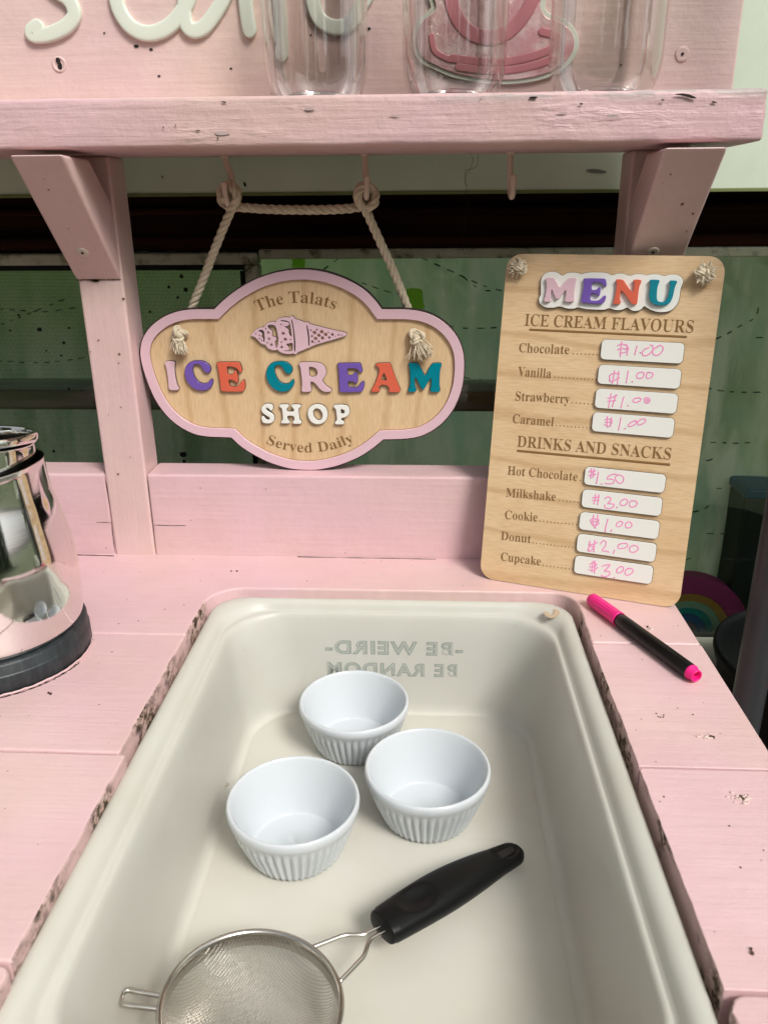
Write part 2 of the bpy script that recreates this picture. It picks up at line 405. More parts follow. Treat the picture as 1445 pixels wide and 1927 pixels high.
def disc_bm(bm, cx, cy, r, z0, z1, n=20):
    prism_bm(bm, [(cx + r * math.cos(2 * math.pi * i / n), cy + r * math.sin(2 * math.pi * i / n)) for i in range(n)], z0, z1)

# ------------------------------------------------------------------ ground, and a leaf wall added unseen behind the camera to shape light
def ground():
    m = mat('lawn', (.06, .09, .035), .9); b = m.node_tree.nodes['Principled BSDF']
    v = coords(m); L(m, ramp(m, noise_t(m, v, 3, 6), [(.35, (.04, .07, .02)), (.65, (.11, .13, .06))]), b.inputs['Base Color'])
    bm = bmesh.new(); vs_ = [bm.verts.new(p) for p in ((-120, -200, -.52), (120, -200, -.52), (120, 60, -.52), (-120, 60, -.52))]; bm.faces.new(vs_)
    tag(from_bm('ground', bm, m), kind='structure')
ground()
def added_hedge():
    m = mat('added_hedge_leaves', (.05, .09, .025), .6); b = m.node_tree.nodes['Principled BSDF']; v = coords(m)
    L(m, ramp(m, noise_t(m, v, 1.3, 5), [(.3, (.03, .05, .015)), (.55, (.06, .10, .03)), (.75, (.12, .16, .05))]), b.inputs['Base Color'])
    bm = bmesh.new(); r_ = random.Random(3)
    for k in range(9000):
        x, z = r_.uniform(-11, 11), -.5 + 3.6 * r_.random() ** 1.1
        if abs(x + 2.1) < .34 or abs(x - .75) < .22 or abs(x - 3.1) < .42 or abs(x + 5.2) < .3: continue
        c = Vector((x, -6 + r_.uniform(-.6, .6), z)); n = Vector((r_.gauss(0, 1), r_.gauss(0, 1) + .8, r_.gauss(0, 1))).normalized(); a = n.orthogonal().normalized() * r_.uniform(.08, .2); c2 = n.cross(a)
        bm.faces.new([bm.verts.new(c + q) for q in (a, c2, -a, -c2 * .8)])
    tag(from_bm('added_hedge', bm, m), kind='stuff')
added_hedge()

# ------------------------------------------------------------------ the pink play kitchen
K = empty('play_kitchen', 'pink painted timber play kitchen with plank counter, hook shelf and script sign board', 'play kitchen', loc=(0, 0, 0))
XE, XCL, XCR, YCB = .2046, -.1785, .1262, -.0655      # right edge, tray cut-out left / right / back
XL = -.62
SEAM = [0.0, -.1473, -.288, -.4286, -.569]
def jit_line(p, q, amp, step=.006):
    p, q = Vector(p), Vector(q); n = max(2, int((q - p).length / step)); d = (q - p).normalized(); nn = Vector((-d.y, d.x))
    out = []
    for i in range(n):
        a = p.lerp(q, i / n); k = 0 if i == 0 else amp * (noise.noise(Vector((a.x * 130, a.y * 130, 3.3))) + .6 * noise.noise(Vector((a.x * 420, a.y * 420, 9))))
        out.append(tuple(a + nn * k))
    return out
def arc(cx, cy, r, a0, a1, n=10):
    return [(cx + r * math.cos(R(a0 + (a1 - a0) * i / n)), cy + r * math.sin(R(a0 + (a1 - a0) * i / n))) for i in range(n + 1)]
def plank(poly, cut=lambda c, n: False, th=.022):
    bm = bmesh.new(); prism_bm(bm, poly, -th, 0); bmesh.ops.recalc_face_normals(bm, faces=bm.faces)
    for f in bm.faces:
        if abs(f.normal.z) < .3 and cut(f.calc_center_median(), f.normal): f.material_index = 1
    o = from_bm('counter_plank', bm, PINK_X, K); o.data.materials.append(CUT)
    bevel(o, .0017, 3, 50); return o
g = .0009
# back plank with the rounded notch for the tray
RC = .030
poly = [(XL, SEAM[1] + g)] + jit_line((XCL - .0005, SEAM[1] + g), (XCL, YCB - RC), .0005) + arc(XCL + RC, YCB - RC, RC, 180, 90) \
    + jit_line((XCL + RC + .01, YCB), (XCR - .018, YCB), .0005) + [(XCR - .018 + .018 * math.sin(R(a)), YCB - .024 + .024 * math.cos(R(a))) for a in range(6, 90, 7)] \
    + jit_line((XCR, YCB - .03), (XCR - .0006, SEAM[1] + g), .0009) + [(XCR - .0006, SEAM[1] + g), (XE, SEAM[1] + g), (XE, .0365), (XL, .0365)]
plank(poly, lambda c, n: XCL - .004 < c.x < XCR + .004 and c.y < YCB - RC * .9 and c.y > SEAM[1] + .002)
for i in range(1, 4):
    y1, y0 = SEAM[i] - g, SEAM[i + 1] + g
    rr = .006 if i == 3 else .0015
    xl = XCL + (.0 if i == 1 else .0045 if i == 2 else .0065)
    plank([(XL, y0), ] + jit_line((xl, y0), (xl, y1 - rr), .0006) + arc(xl - rr, y1 - rr, rr, 0, 90, 4) + [(XL, y1)],
          lambda c, n: n.x > .6 and c.x > XCL - .02)
    rr = .0025 if i != 3 else .008
    plank([(XE, y1)] + arc(XCR - .001 + rr, y1 - rr, rr, 90, 180, 4) + jit_line((XCR - .001, y1 - rr), (XCR - .001, y0), .0006) + [(XCR - .001, y0), (XE, y0)],
          lambda c, n: n.x < -.6 and c.x < XCR + .02)
RT, RH = .0376, .0789
XP = [(-.287, -.2494), (.1555, .1985)]
PT = .0355
box('back_rail', XL, XP[0][0] - .0003, 0.0006, RT, -.0022, RH, PINK_X, K, .0018)
box('back_rail', XP[0][1] + .0003, XP[1][0] - .0003, 0.0006, RT, -.0022, RH, PINK_X, K, .0018)
# dark hairline cracks where the paint split, on the rail beside the post and along the post joints
def crack(pts, wd):
    bm = bmesh.new(); P = smooth_path(pts, 5)
    tube_bm(bm, P, [max(.00008, wd * (.55 + .9 * noise.noise(Vector((i * .6, pts[0].x * 40, 0))))) for i in range(len(P))], 5); from_bm('crack', bm, DARK, K)
for pts in ([(182, 983), (198, 983), (211, 984)], [(290, 988), (318, 989), (350, 989)], [(196, 893), (204, 930), (212, 1000), (217, 1040)], [(279, 905), (284, 950), (290, 1000), (293, 1030)]):
    crack([atY(x, y, .0003) for x, y in pts], .0003)
crack([atZ(x, y, .0004) for x, y in ((140, 1044), (185, 1045), (215, 1046))], .0007); crack([atZ(x, y, .0002) for x, y in ((560, 1048), (640, 1049.5), (720, 1050.5), (820, 1052.5))], .0004)
for x0, x1 in XP:
    box('post', x0, x1, 0.0, PT, -.003, .3414, PINK_Z, K, .0022, 3)
def brace(x0, x1, sp):
    # slanting prop from the post up to the shelf, cut flush at both ends
    prof = [(-.0003, .2475), (-.083, .3374), (-.0365, .3366), (-.0003, .3045)]
    bm = bmesh.new(); a = [bm.verts.new((x0, y, z)) for y, z in prof]; b = [bm.verts.new((x1 + sp, y, z)) for y, z in prof]
    bm.faces.new(a); bm.faces.new(b[::-1])
    for i in range(4): bm.faces.new((a[i], a[(i + 1) % 4], b[(i + 1) % 4], b[i]))
    o = from_bm('brace', bm, PINK_Z, K); bevel(o, .0022, 3)
    return o
BR = [brace(-.2885, -.2500, .0), brace(.1570, .1985, .0)]
def screw(parent, p, nrm, r=.0042, m=SCREW):
    z = Vector(nrm).normalized(); x = Vector((1, 0, 0)); x = (x - z * x.dot(z)).normalized(); y = z.cross(x)
    M = Matrix((x, y, z)).transposed().to_4x4(); M.translation = p
    bm = bmesh.new()
    lathe_bm(bm, [(r * 1.18, -.0005), (r * 1.12, .0004), (r, .0008), (r * .62, .0006), (.0001, .0005)], 24)
    for k in range(4):
        pass
    bm.transform(M); o = from_bm('screw_head', bm, m, parent, True)
    bm = bmesh.new(); q = [(.0013, 0), (0, .0013), (-.0013, 0), (0, -.0013)]; prism_bm(bm, q, .0007, .00105); bm.transform(M)
    k = from_bm('screw_slot', bm, DARK, parent)
    return o
bd = Vector((0, -(.3374 - .2475), -(.083))).normalized()
def on_brace(px, py):
    n = Vector((0, -.0899, -.0827)).normalized(); o_ = Vector((0, -.0003, .2475)); d = ray(px, py); t = (o_ - CAMPOS).dot(n) / d.dot(n); return CAMPOS + d * t, n
for b_, (px, py) in ((BR[0], (156, 475)), (BR[1], (1228, 474))):
    p, n = on_brace(px, py); screw(b_, p, n)
# chipped paint line under the left brace
bm = bmesh.new()
for k in range(26):
    a = k / 25; p = atY(147 + 80 * a, 527.5 - 3 * a + rnd.uniform(-1.2, 1.2), -.0006)
    s_ = rnd.uniform(.0004, .0011)
    if k in (9, 10, 11): s_ = .0022
    disc_bm(bm, 0, 0, s_, 0, .0004, 6)
    vv = bm.verts[-12:] if False else list(bm.verts)[-12:]
    for v in vv: v.co = (p.x + v.co.x * 1.6, p.y - v.co.z, p.z + v.co.y * .7)
tag(from_bm('chipped_paint', bm, mat('bare_chip', (.16, .12, .08), .8), BR[0]), kind='stuff')
for par, pts in ((BR[0], ((92, 357, .0007), (130, 430, .0005))), (BR[1], ((1283, 384, .0013), (1303, 402, .0010), (1261, 328, .0007), (1291, 435, .0006)))):
    for px, py, s_ in pts:
        p, n = on_brace(px, py); bm = bmesh.new(); disc_bm(bm, 0, 0, s_, 0, .0003, 7); z = n; x = Vector((1, 0, 0)); y = z.cross(x); M = Matrix((x, y, z)).transposed().to_4x4(); M.translation = p; bm.transform(M); from_bm('paint_nick', bm, mat('nick_brown', (.16, .09, .06), .8), par)
for px, py, s_ in ((171, 662, .0006), (224, 683, .0007), (225, 666, .0012), (186, 640, .0009), (228, 766, .0006), (223, 892, .0011), (233, 562, .0013), (205, 780, .0005), (246, 860, .0005)):
    p = atY(px, py, -.0003); bm = bmesh.new(); disc_bm(bm, 0, 0, s_, 0, .0004, 7); bm.transform(Matrix.Translation(p) @ Matrix.Rotation(R(90), 4, 'X') @ Matrix.Diagonal((1, .7, 1, 1))); from_bm('paint_nick', bm, mat('nick_brown', (.16, .09, .06), .8), K)
# shelf
SZ0, SZ1, SY0, SY1, SXR = .3416, .3729, -.0746, .0345, .2226
def shelf():
    bm = bmesh.new(); nx = 150; prof = [(SY0, SZ0), (SY0, SZ0 + .008), (SY0, SZ0 + .016), (SY0, SZ0 + .024), (SY0, SZ1), (SY0 + .02, SZ1), (SY1, SZ1), (SY1, SZ0), (SY0 + .02, SZ0)]
    rings = []
    for i in range(nx + 1):
        x = -.75 + (SXR + .75) * i / nx; ring = []
        for j, (y, z) in enumerate(prof):
            q = noise.noise(Vector((x * 26, y * 60, z * 90))) * .0007 + noise.noise(Vector((x * 90, y * 100, z * 150))) * .00035
            ring.append(bm.verts.new((x + (noise.noise(Vector((y * 90, z * 90, 2))) * .0012 if i == nx else 0), y + (q if y == SY0 else 0), z + (q * .9 if z in (SZ1, SZ0) and y <= SY0 + .021 else 0))))
        rings.append(ring)
    n = len(prof)
    for A, B in zip(rings, rings[1:]):
        for k in range(n): bm.faces.new((A[k], A[(k + 1) % n], B[(k + 1) % n], B[k]))
    bm.faces.new(rings[0]); bm.faces.new(rings[-1][::-1])
    o = from_bm('shelf_board', bm, PINK_SHELF, K); bevel(o, .0026, 3, 60)
    for p in o.data.polygons: p.use_smooth = True
    return o
SHELF = shelf()
# bare cracked patches along the shelf's front edge
def blob(name_, m_, pts, y, th=.0004):
    bm_ = bmesh.new()
    P = chaikin([tuple((atY(x, yy, y).x, atY(x, yy, y).z)) for x, yy in pts], 1)
    a = [bm_.verts.new((x, y, z)) for x, z in P]; b = [bm_.verts.new((x, y + th, z)) for x, z in P]
    bm_.faces.new(a); bm_.faces.new(b[::-1])
    for i in range(len(P)): bm_.faces.new((a[i], a[(i + 1) % len(P)], b[(i + 1) % len(P)], b[i]))
    from_bm(name_, bm_, m_, SHELF)
PRIMER = mat('weathered_primer', (.47, .37, .36), .7)
YS = SY0 - .0011
for pts in ([(405, 246), (418, 247), (436, 251), (420, 255), (405, 253)], [(573, 203), (590, 202), (592, 207), (575, 208)], 
            [(1045, 210), (1070, 211), (1060, 214)], [(730, 216), (757, 217), (740, 219)]):
    blob('bare_patch', PRIMER, pts, YS)
for pts in ([(995, 182), (1010, 181), (1011, 185), (997, 186)], [(902, 186), (905, 185), (905, 188)], [(1090, 193), (1098, 195), (1092, 198)], [(1338, 190), (1345, 191), (1350, 193), (1340, 194)], [(415, 190), (427, 191), (424, 194)],
            [(306, 237), (309, 238), (308, 242)], [(329, 234), (332, 235), (330, 239)], [(366, 244), (380, 245), (372, 246.5)], [(408, 258), (412, 259), (410, 263)], [(1265, 177), (1290, 175), (1312, 184), (1305, 186), (1285, 180)], [(1242, 186), (1252, 188), (1246, 190)]):
    blob('dark_nick', DARK, pts, YS - .0003)
# back sign board standing on the shelf
SB = box('sign_board', -.75, .2240, .0, .021, SZ1 + .0004, .56, PINK_BOARD, K, .0015)
def stroke(name, px, wd, h, material, parent, pl, z=0.0, n=10, per=6, conv=True, sq=1.0):
    pts = [(*pl.uv(x, y), z) for x, y in px] if conv else px
    bm = bmesh.new(); P = smooth_path(pts, per) if len(pts) > 2 else [Vector(p) for p in pts]
    # round the ends
    d0 = (P[0] - P[1]).normalized(); d1 = (P[-1] - P[-2]).normalized()
    hw = wd / 2; cap = [(.98, .12), (.80, .55), (.45, .88)]
    Q = [P[0] + d0 * hw * a for a, _ in cap] + P + [P[-1] + d1 * hw * a for a, _ in cap[::-1]]
    rr = [hw * b for _, b in cap] + [hw] * len(P) + [hw * b for _, b in cap[::-1]]
    tube_bm(bm, Q, rr, n, flat=(Vector((0, 0, 1)), h), sq=sq)
    o = from_bm(name, bm, material, parent, True)
    if sq != 1.0: o.modifiers.new('weighted', 'WEIGHTED_NORMAL')
    return o
PB = Plane((0, 0, .45), (1, 0, 0), (0, 0, 1))
SB_pl = empty('tmp', 'x', 'x'); D.objects.remove(SB_pl)
SIGNWHITE = mat('script_white', (.70, .76, .66), .18)
def board_part(o):
    o.matrix_basis = PB.matrix(); return o
def board_stroke(name, px, wd, h=.0030, m_=SIGNWHITE): return board_part(stroke(name, px, wd, h, m_, SB, PB, .0012, 24, 8, True, .42))
board_stroke('script_letter', [(150, -95), (100, -100), (72, -62), (105, -20), (133, 2), (143, 28), (131, 48), (111, 60), (89, 67), (68, 68), (63, 61), (73, 51)], .0104)
board_stroke('script_letter', [(310, -95), (255, -100), (222, -50), (221, -5), (229, 24), (246, 49), (268, 62), (292, 63), (318, 52), (340, 30), (356, 0), (370, -60), (374, -95)], .0110)
board_stroke('script_letter', [(366, -95), (352, -20), (349, 20), (351, 42), (358, 55), (370, 59), (386, 52), (402, 33), (418, 8), (430, -18), (445, -60)], .0106)
board_stroke('script_letter', [(462, -120), (460, -40), (464, 10), (468, 40), (471, 58)], .0106)
board_stroke('script_letter', [(522, -120), (522, -40), (526, 0), (530, 40), (532, 105)], .0092)
board_stroke('script_letter', [(660, -60), (620, -90), (592, -50), (590, 0), (600, 34), (620, 50), (644, 52), (664, 40), (678, 14), (692, -10), (706, -50)], .0106)
# teacup emblem in pink mirror acrylic with a white edge
MIRP = mat('pink_glitter_acrylic', (.72, .33, .36), .14, metal=.35); ROSE = mat('rose_acrylic', (.58, .23, .26), .22)
def glitter(m):
    b = m.node_tree.nodes['Principled BSDF']; v = coords(m); vo = N(m, 'ShaderNodeTexVoronoi'); vo.inputs['Scale'].default_value = 900; L(m, v, vo.inputs['Vector'])
    L(m, mixc(m, ramp(m, noise_t(m, v, 60, 4), [(.4, BW[0]), (.65, BW[1])]), (.70, .36, .38, 1), (.90, .70, .68, 1)), b.inputs['Base Color'])
    sp = N(m, 'ShaderNodeSeparateColor'); L(m, vo.outputs['Color'], sp.inputs[0]); L(m, bump(m, sp.outputs[0], .5, .0006), b.inputs['Normal'])
glitter(MIRP)
def bplate(name, px, z0, z1, m_): return board_part(plate(name, [[PB.uv(*p) for p in px]], z0, z1, m_, SB, .0004))
bplate('emblem_backing', [(800, -120), (800, -10), (812, 14), (805, 22), (785, 38), (774, 66), (776, 98), (790, 120), (820, 134), (850, 148), (900, 157), (950, 161), (1000, 156), (1040, 145), (1070, 125), (1087, 98), (1088, 70), (1076, 48), (1055, 33), (1030, 27), (1022, 12), (1035, -20), (1035, -120)], .0003, .0028, SIGNWHITE)
bplate('emblem_glitter', [(812, -115), (812, -10), (822, 16), (814, 28), (793, 42), (783, 68), (785, 95), (798, 113), (824, 127), (855, 140), (900, 149), (950, 153), (998, 148), (1035, 137), (1062, 119), (1078, 95), (1079, 72), (1068, 54), (1050, 42), (1024, 36), (1012, 12), (1024, -20), (1024, -115)], .0028, .0042, MIRP)
for px, wd in (([(838, -80), (848, 0), (862, 40), (888, 66), (922, 74), (955, 62), (985, 30), (1010, -20)], .0098), ([(850, 112), (900, 118), (950, 118), (1000, 108), (1040, 92), (1048, 78), (1040, 68), (1018, 62)], .0056),
               ([(862, 128), (910, 134), (955, 134), (1000, 126), (1040, 113)], .0052), ([(812, 70), (818, 98), (845, 114)], .0040)):
    board_part(stroke('emblem_line', px, wd, .0008, ROSE, SB, PB, .0044, 20, 8, True, .42))
for px, py in ((112, 121), (1283, 102)):
    p = atY(px, py, -.0002)
    if px > 500: screw(SB, p, (0, -1, 0), .0046, PINK_BOARD)
    else:
        bm = bmesh.new(); lathe_bm(bm, [(.0056, 0), (.0050, .0007), (.0040, .0004), (.0032, 0)], 22)
        bm.transform(Matrix.Translation(p) @ Matrix.Rotation(R(90), 4, 'X')); from_bm('screw_dent', bm, PINK_BOARD, SB, True)
        bm = bmesh.new(); prism_bm(bm, chaikin([(-.0018, .0042), (.0004, .0046), (.0016, .003), (.0010, .0016), (.0022, 0), (.0020, -.0032), (.0004, -.0038), (-.0014, -.0022), (-.0006, 0), (-.0022, .002)], 1), 0, .0006)
        bm.transform(Matrix.Translation(p) @ Matrix.Rotation(R(90), 4, 'X')); from_bm('screw_hole', bm, DARK, SB)
for px, py, s_ in ((257, 87, .0013), (285, 93, .0010), (197, 62, .0006), (300, 143, .0008), (693, 54, .0013), (435, 129, .0007), (585, 66, .0006), (1168, 122, .0006), (92, 190, .0006)):
    bm = bmesh.new(); p = atY(px, py, -.0003); b0 = 0; disc_bm(bm, 0, 0, s_, 0, .0003, 7)
    for v in list(bm.verts)[b0:]: v.co = (p.x + v.co.x * 1.5, p.y - v.co.z, p.z + v.co.y * .8)
    from_bm('dark_nick', bm, DARK, SB)
# cup hooks under the shelf
def hook(px, py, bend):
    p = atZ(px, py, SZ0); x, y, z = p.x, .019, SZ0
    if bend: pts = [(x, y, z + .004), (x + .0008, y, z - .006), (x + .0040, y, z - .015), (x + .0046, y - .001, z - .026), (x + .0040, y - .004, z - .0345), (x + .0024, y - .009, z - .0365), (x + .0012, y - .0125, z - .031), (x + .0004, y - .0130, z - .020)]
    else: pts = [(x, y, z + .004), (x + .0002, y, z - .008), (x + .0008, y, z - .018), (x + .001, y - .001, z - .025), (x + .0014, y - .005, z - .031), (x + .0018, y - .010, z - .032), (x + .002, y - .0128, z - .027), (x + .0022, y - .0130, z - .0165)]
    P = smooth_path(pts, 6); bm = bmesh.new()
    tube_bm(bm, P, [.0024 + .0004 * noise.noise(Vector((i * .3, x * 50, 0))) for i in range(len(P))], 12)
    tube_bm(bm, [(x, y, z + .001), (x, y, z - .0015)], [.0044, .0036], 14)
    return from_bm('hook', bm, PINK_HOOK, K, True), Vector(pts[5])
H1 = hook(423, 293, True)[1]; H2 = hook(687, 291, False)[1]; H3 = hook(962, 286, False)[1]
# black painted hob disc on the counter at the left
HX, HY, HR = -.3085, -.1755, .0642
bm = bmesh.new()
lathe_bm(bm, [(.001, .0), (HR - .0008, .0), (HR, .001), (HR - .0003, .0125), (HR - .0008, .0132), (HR - .0012, .0136), (HR - .0012, .0205), (HR - .0026, .0218), (.001, .0222)], 120, HX, HY,
         lambda th, r, z: (r + .0004 * noise.noise(Vector((math.cos(th) * 9, math.sin(th) * 9, z * 90))), z))
from_bm('hob_disc', bm, BLACKWOOD, K, True)
bm = bmesh.new(); pts = []
for i in range(60):
    th = R(-120 + 135 * i / 59); rr = HR + .0011 + .0009 * noise.noise(Vector((i * .5, 0, 0))); pts.append((HX + rr * math.cos(th), HY + rr * math.sin(th), .0009 + .0006 * noise.noise(Vector((i * .7, 4, 0)))))
tube_bm(bm, pts[:], [.0007 + .0005 * abs(noise.noise(Vector((i * .9, 7, 1)))) for i in range(60)], 6)
from_bm('peeling_paint_edge', bm, PINK_X, K, True)
bm = bmesh.new(); pts = []
for i in range(60):
    th = R(-112 + 100 * i / 59); rr = HR + .0026 + .0008 * noise.noise(Vector((i * .8, 3, 0))); pts.append((HX + rr * math.cos(th), HY + rr * math.sin(th), .0002))
tube_bm(bm, pts, [max(.0001, .0008 * noise.noise(Vector((i * .8, 2, 1))) + .0004) for i in range(60)], 5)
from_bm('dirt_line', bm, DARK, K)
# knots and dents in the planks, crumbly pale filler with a dark centre
FILL = mat('crumbled_filler', (.66, .52, .48), .8)
bmd = bmesh.new()
for px, py, s_ in ((1333, 1388, 1.0), (1393, 1502, 1.15), (1222, 1183, .55), (437, 1075, 0), (1411, 1789, 0), (93, 1305, 0)):
    p = atZ(px, py, .0002); rr = random.Random(px); bmf = bmesh.new()
    for k in range(int(26 * s_)):
        a = rr.uniform(0, 6.28); q = rr.gauss(0, .0027) * s_; c = p + Vector((q * math.cos(a) * 1.3, q * math.sin(a), 0)); r_ = rr.uniform(.0004, .0011)
        mtx = Matrix.Translation(c) @ Matrix.Diagonal((r_ * 1.4, r_, r_ * .8, 1)); bmesh.ops.create_icosphere(bmf, subdivisions=1, radius=1, matrix=mtx)
    if s_: from_bm('filler_knot', bmf, FILL, K, True)
    for k in range(2):
        c = p + Vector((rr.gauss(0, .0014), rr.gauss(0, .001), .0002)); b0 = len(bmd.verts); disc_bm(bmd, c.x, c.y, rr.uniform(.0006, .0012), 0, .0009, 7)
for k in range(230):        # fly specks and pin holes scattered on the planks
    x, y = rnd.uniform(XL, XE), rnd.uniform(-.56, -.002)
    if XCL - .004 < x < XCR + .004 and y < YCB + .002: continue
    if (x - HX) ** 2 + (y - HY) ** 2 < (HR + .004) ** 2: continue
    disc_bm(bmd, x, y, rnd.choice((.00025, .0003, .0004, .0004, .0006)), 0, .0002, 6)
for px, py in ((1238, 1349), (1242, 1350), (1247, 1350), (1234, 1343), (1248, 1346), (1303, 1345)):
    p = atZ(px, py, 0); disc_bm(bmd, p.x, p.y, .0006, 0, .0003, 6)
tag(from_bm('speck', bmd, mat('speck_brown', (.07, .04, .03), .8), K), kind='stuff')
# legs below the counter; front, side and rear panels added to keep light out
for x in (XL + .03, XE - .045):
    for y in (-.06, -.52): box('leg', x, x + .019, y - .038, y, -.519, -.1285, PINK_Z, K, .002)
box('shade_apron', XL, XE - .004, -.588, -.5695, -.519, -.0225, PINK_X, K, .002)
box('shade_side_panel', XL, XL + .018, -.569, -.0, -.519, -.0225, PINK_Z, K, .002); box('shade_side_panel', XE - .022, XE - .004, -.569, -.0, -.519, -.0225, PINK_Z, K, .002); box('shade_rear_panel', XL + .0185, XE - .0225, -.018, -.0005, -.519, -.0225, PINK_X, K, .002)
box('bounce_board', XL + .02, XE - .024, -.56, -.02, -.128, -.1082, mat('pale_bounce_board', (.90, .74, .72), .6), K, .002)  # unseen pale board added to bounce pink light up through the tray floor

# ------------------------------------------------------------------ storage tray sunk in the counter
def rrect(x0, x1, y0, y1, r, n=12):
    out = []
    for cx, cy, a in ((x1 - r, y1 - r, 0), (x0 + r, y1 - r, 90), (x0 + r, y0 + r, 180), (x1 - r, y0 + r, 270)):
        out += arc(cx, cy, r, a, a + 90, n)
    return out
TX0, TX1, TY0, TY1 = -.1770, .1243, -.488, -.0661
KB = .65                      # the back wall stands steeper than the sides
TPROF = [(.0020, -.026, .026), (.0020, -.0125, .026), (.0027, -.0096, .026), (.0042, -.0080, .026), (.0065, -.0074, .027), (.0095, -.0076, .030), (.0122, -.0087, .034), (.0143, -.0110, .037), (.0158, -.0142, .039), (.0170, -.0162, .041),
         (.0184, -.0160, .043), (.0198, -.0160, .044), (.0212, -.0176, .045), (.0226, -.0215, .046), (.0250, -.040, .047), (.0282, -.070, .047), (.0308, -.098, .046), (.0320, -.1035, .045), (.0340, -.1064, .044), (.0360, -.1076, .043), (.0376, -.1079, .042), (.0390, -.1074, .0415), (.0402, -.1071, .041), (.060, -.1072, .03)]
ZF = -.1072
bm = bmesh.new(); rings = []
for i, z, r in TPROF:
    rings.append([bm.verts.new((x, y, z)) for x, y in rrect(TX0 + i, TX1 - i, TY0 + i, TY1 - max(0, i - .002) * KB, r, 14)])
for A, B in zip(rings, rings[1:]):
    n = len(A)
    for k in range(n): bm.faces.new((A[k], A[(k + 1) % n], B[(k + 1) % n], B[k]))
bm.faces.new(rings[-1])
T = from_bm('storage_tray', bm, TRAY, None, True)
for p in T.data.polygons:
    if p.normal.z < 0 and abs(p.normal.z) > .9: T.data.flip_normals(); break
tag(T, 'milky white plastic storage tray set into the pink counter like a sink', 'tray')
WP0 = Vector((0, TY1 - .02274 * KB, -.038)); WP1 = Vector((0, TY1 - .02824 * KB, -.092))
PWALL = Plane(WP0 + Vector((0, -.0003, 0)), (1, 0, 0), WP0 - WP1)
REFL = mat('shirt_reflection', (.285, .315, .285), .4); REFL2 = mat('shirt_reflection_fill', (.42, .44, .40), .4)  # shirt lettering mirrored in the glossy wall, reflection painted as flat letters
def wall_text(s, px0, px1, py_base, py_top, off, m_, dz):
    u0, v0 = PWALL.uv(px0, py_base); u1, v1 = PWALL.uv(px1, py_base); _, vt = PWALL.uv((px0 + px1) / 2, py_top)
    cu = D.curves.new('reflected_text', 'FONT'); cu.body = s; cu.size = 1; cu.space_character = 1.16; cu.offset = off
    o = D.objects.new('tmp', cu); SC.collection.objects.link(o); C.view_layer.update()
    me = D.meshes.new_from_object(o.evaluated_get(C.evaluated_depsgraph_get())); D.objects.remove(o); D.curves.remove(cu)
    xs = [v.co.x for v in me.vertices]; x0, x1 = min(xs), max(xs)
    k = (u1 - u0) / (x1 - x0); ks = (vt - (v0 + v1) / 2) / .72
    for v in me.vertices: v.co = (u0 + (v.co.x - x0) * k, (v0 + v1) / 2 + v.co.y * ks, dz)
    me.materials.clear(); o = link('reflected_words', me, m_, T); o.matrix_basis = PWALL.matrix()
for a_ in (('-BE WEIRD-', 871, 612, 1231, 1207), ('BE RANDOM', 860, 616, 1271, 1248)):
    wall_text(*a_, .040, REFL, 0.0); wall_text(*a_, -.016, REFL2, .0001)
bm = bmesh.new()
def stain(pts, z): prism_bm(bm, chaikin([tuple(atZ(x, y, z)[:2]) for x, y in pts], 2), z, z + .00012)
stain([(1021, 1152), (1030, 1150), (1033, 1157), (1041, 1156), (1043, 1150), (1040, 1146), (1052, 1148), (1052, 1158), (1043, 1163), (1032, 1163), (1024, 1157)], -.0072)
from_bm('rust_stain', bm, RUST, T)
bm = bmesh.new()
for k in range(60):
    a = rnd.gauss(0, 1); px, py = 419 + rnd.gauss(0, 4), 1476 + rnd.gauss(0, 6); p = atZ(px, py, -.1022); p.x += .0008
    mtx = Matrix.Translation(p) @ Matrix.Rotation(rnd.uniform(0, 3), 4, 'Y') @ Matrix.Diagonal((.0009, .00025, .00025, 1)); bmesh.ops.create_icosphere(bm, subdivisions=1, radius=rnd.uniform(.5, 1.4), matrix=mtx)
tag(from_bm('grime', bm, RUST2, T), kind='stuff')

# ------------------------------------------------------------------ ramekins
def ramekin(loc, label, rot, sc):
    RR, RB, H = .0443 * sc, .0300 * sc, .0424 * sc
    bm = bmesh.new(); nn = 276; NF = 46
    def fn(th, r, z):
        k = fl.get((round(r, 6), round(z, 6)), 0)
        return (r + k * (abs(math.cos(th * NF / 2)) - .5) * .0028, z)
    prof = [(.0005, .0012), (RB * .86, .0012), (RB * .9, 0), (RB * .97, .0003), (RB, .0015)]
    fl = {}; flute = True
    for i in range(1, 9):
        t = i / 9; z = .0015 + (H * .80 - .0015) * t; prof.append((RB + (RR * .955 - RB) * (t ** .92), z))
    for r, z in prof[4:]: fl[(round(r, 6), round(z, 6))] = 1.0
    fl[(round(prof[4][0], 6), round(prof[4][1], 6))] = .8; fl[(round(prof[-1][0], 6), round(prof[-1][1], 6))] = .15
    rim = [(RR * .975, H * .815), (RR * .992, H * .85), (RR, H * .90), (RR * .998, H * .95), (RR * .985, H * .985), (RR * .965, H), (RR * .945, H * .992), (RR * .93, H * .96)]
    inner = [(RR * .905, H * .90), (RR * .835, H * .62), (RR * .735, H * .30), (RR * .690, H * .13), (RR * .672, H * .078), (RR * .666, H * .068), (RR * .655, H * .0645), (RR * .62, H * .064), (RR * .35, H * .064), (.0016, H * .064), (.0012, H * .075), (.0003, H * .085)]
    rings = lathe_bm(bm, prof + rim + inner, nn, fn=fn); bm.faces.new(rings[-1])
    bm.faces.new(rings[0][::-1])
    o = from_bm('ramekin', bm, MELA, None, True); o.location = (loc[0], loc[1], ZF + .0003); o.rotation_euler.z = rot
    return tag(o, label, 'ramekin', 'white fluted ramekins in the tray')
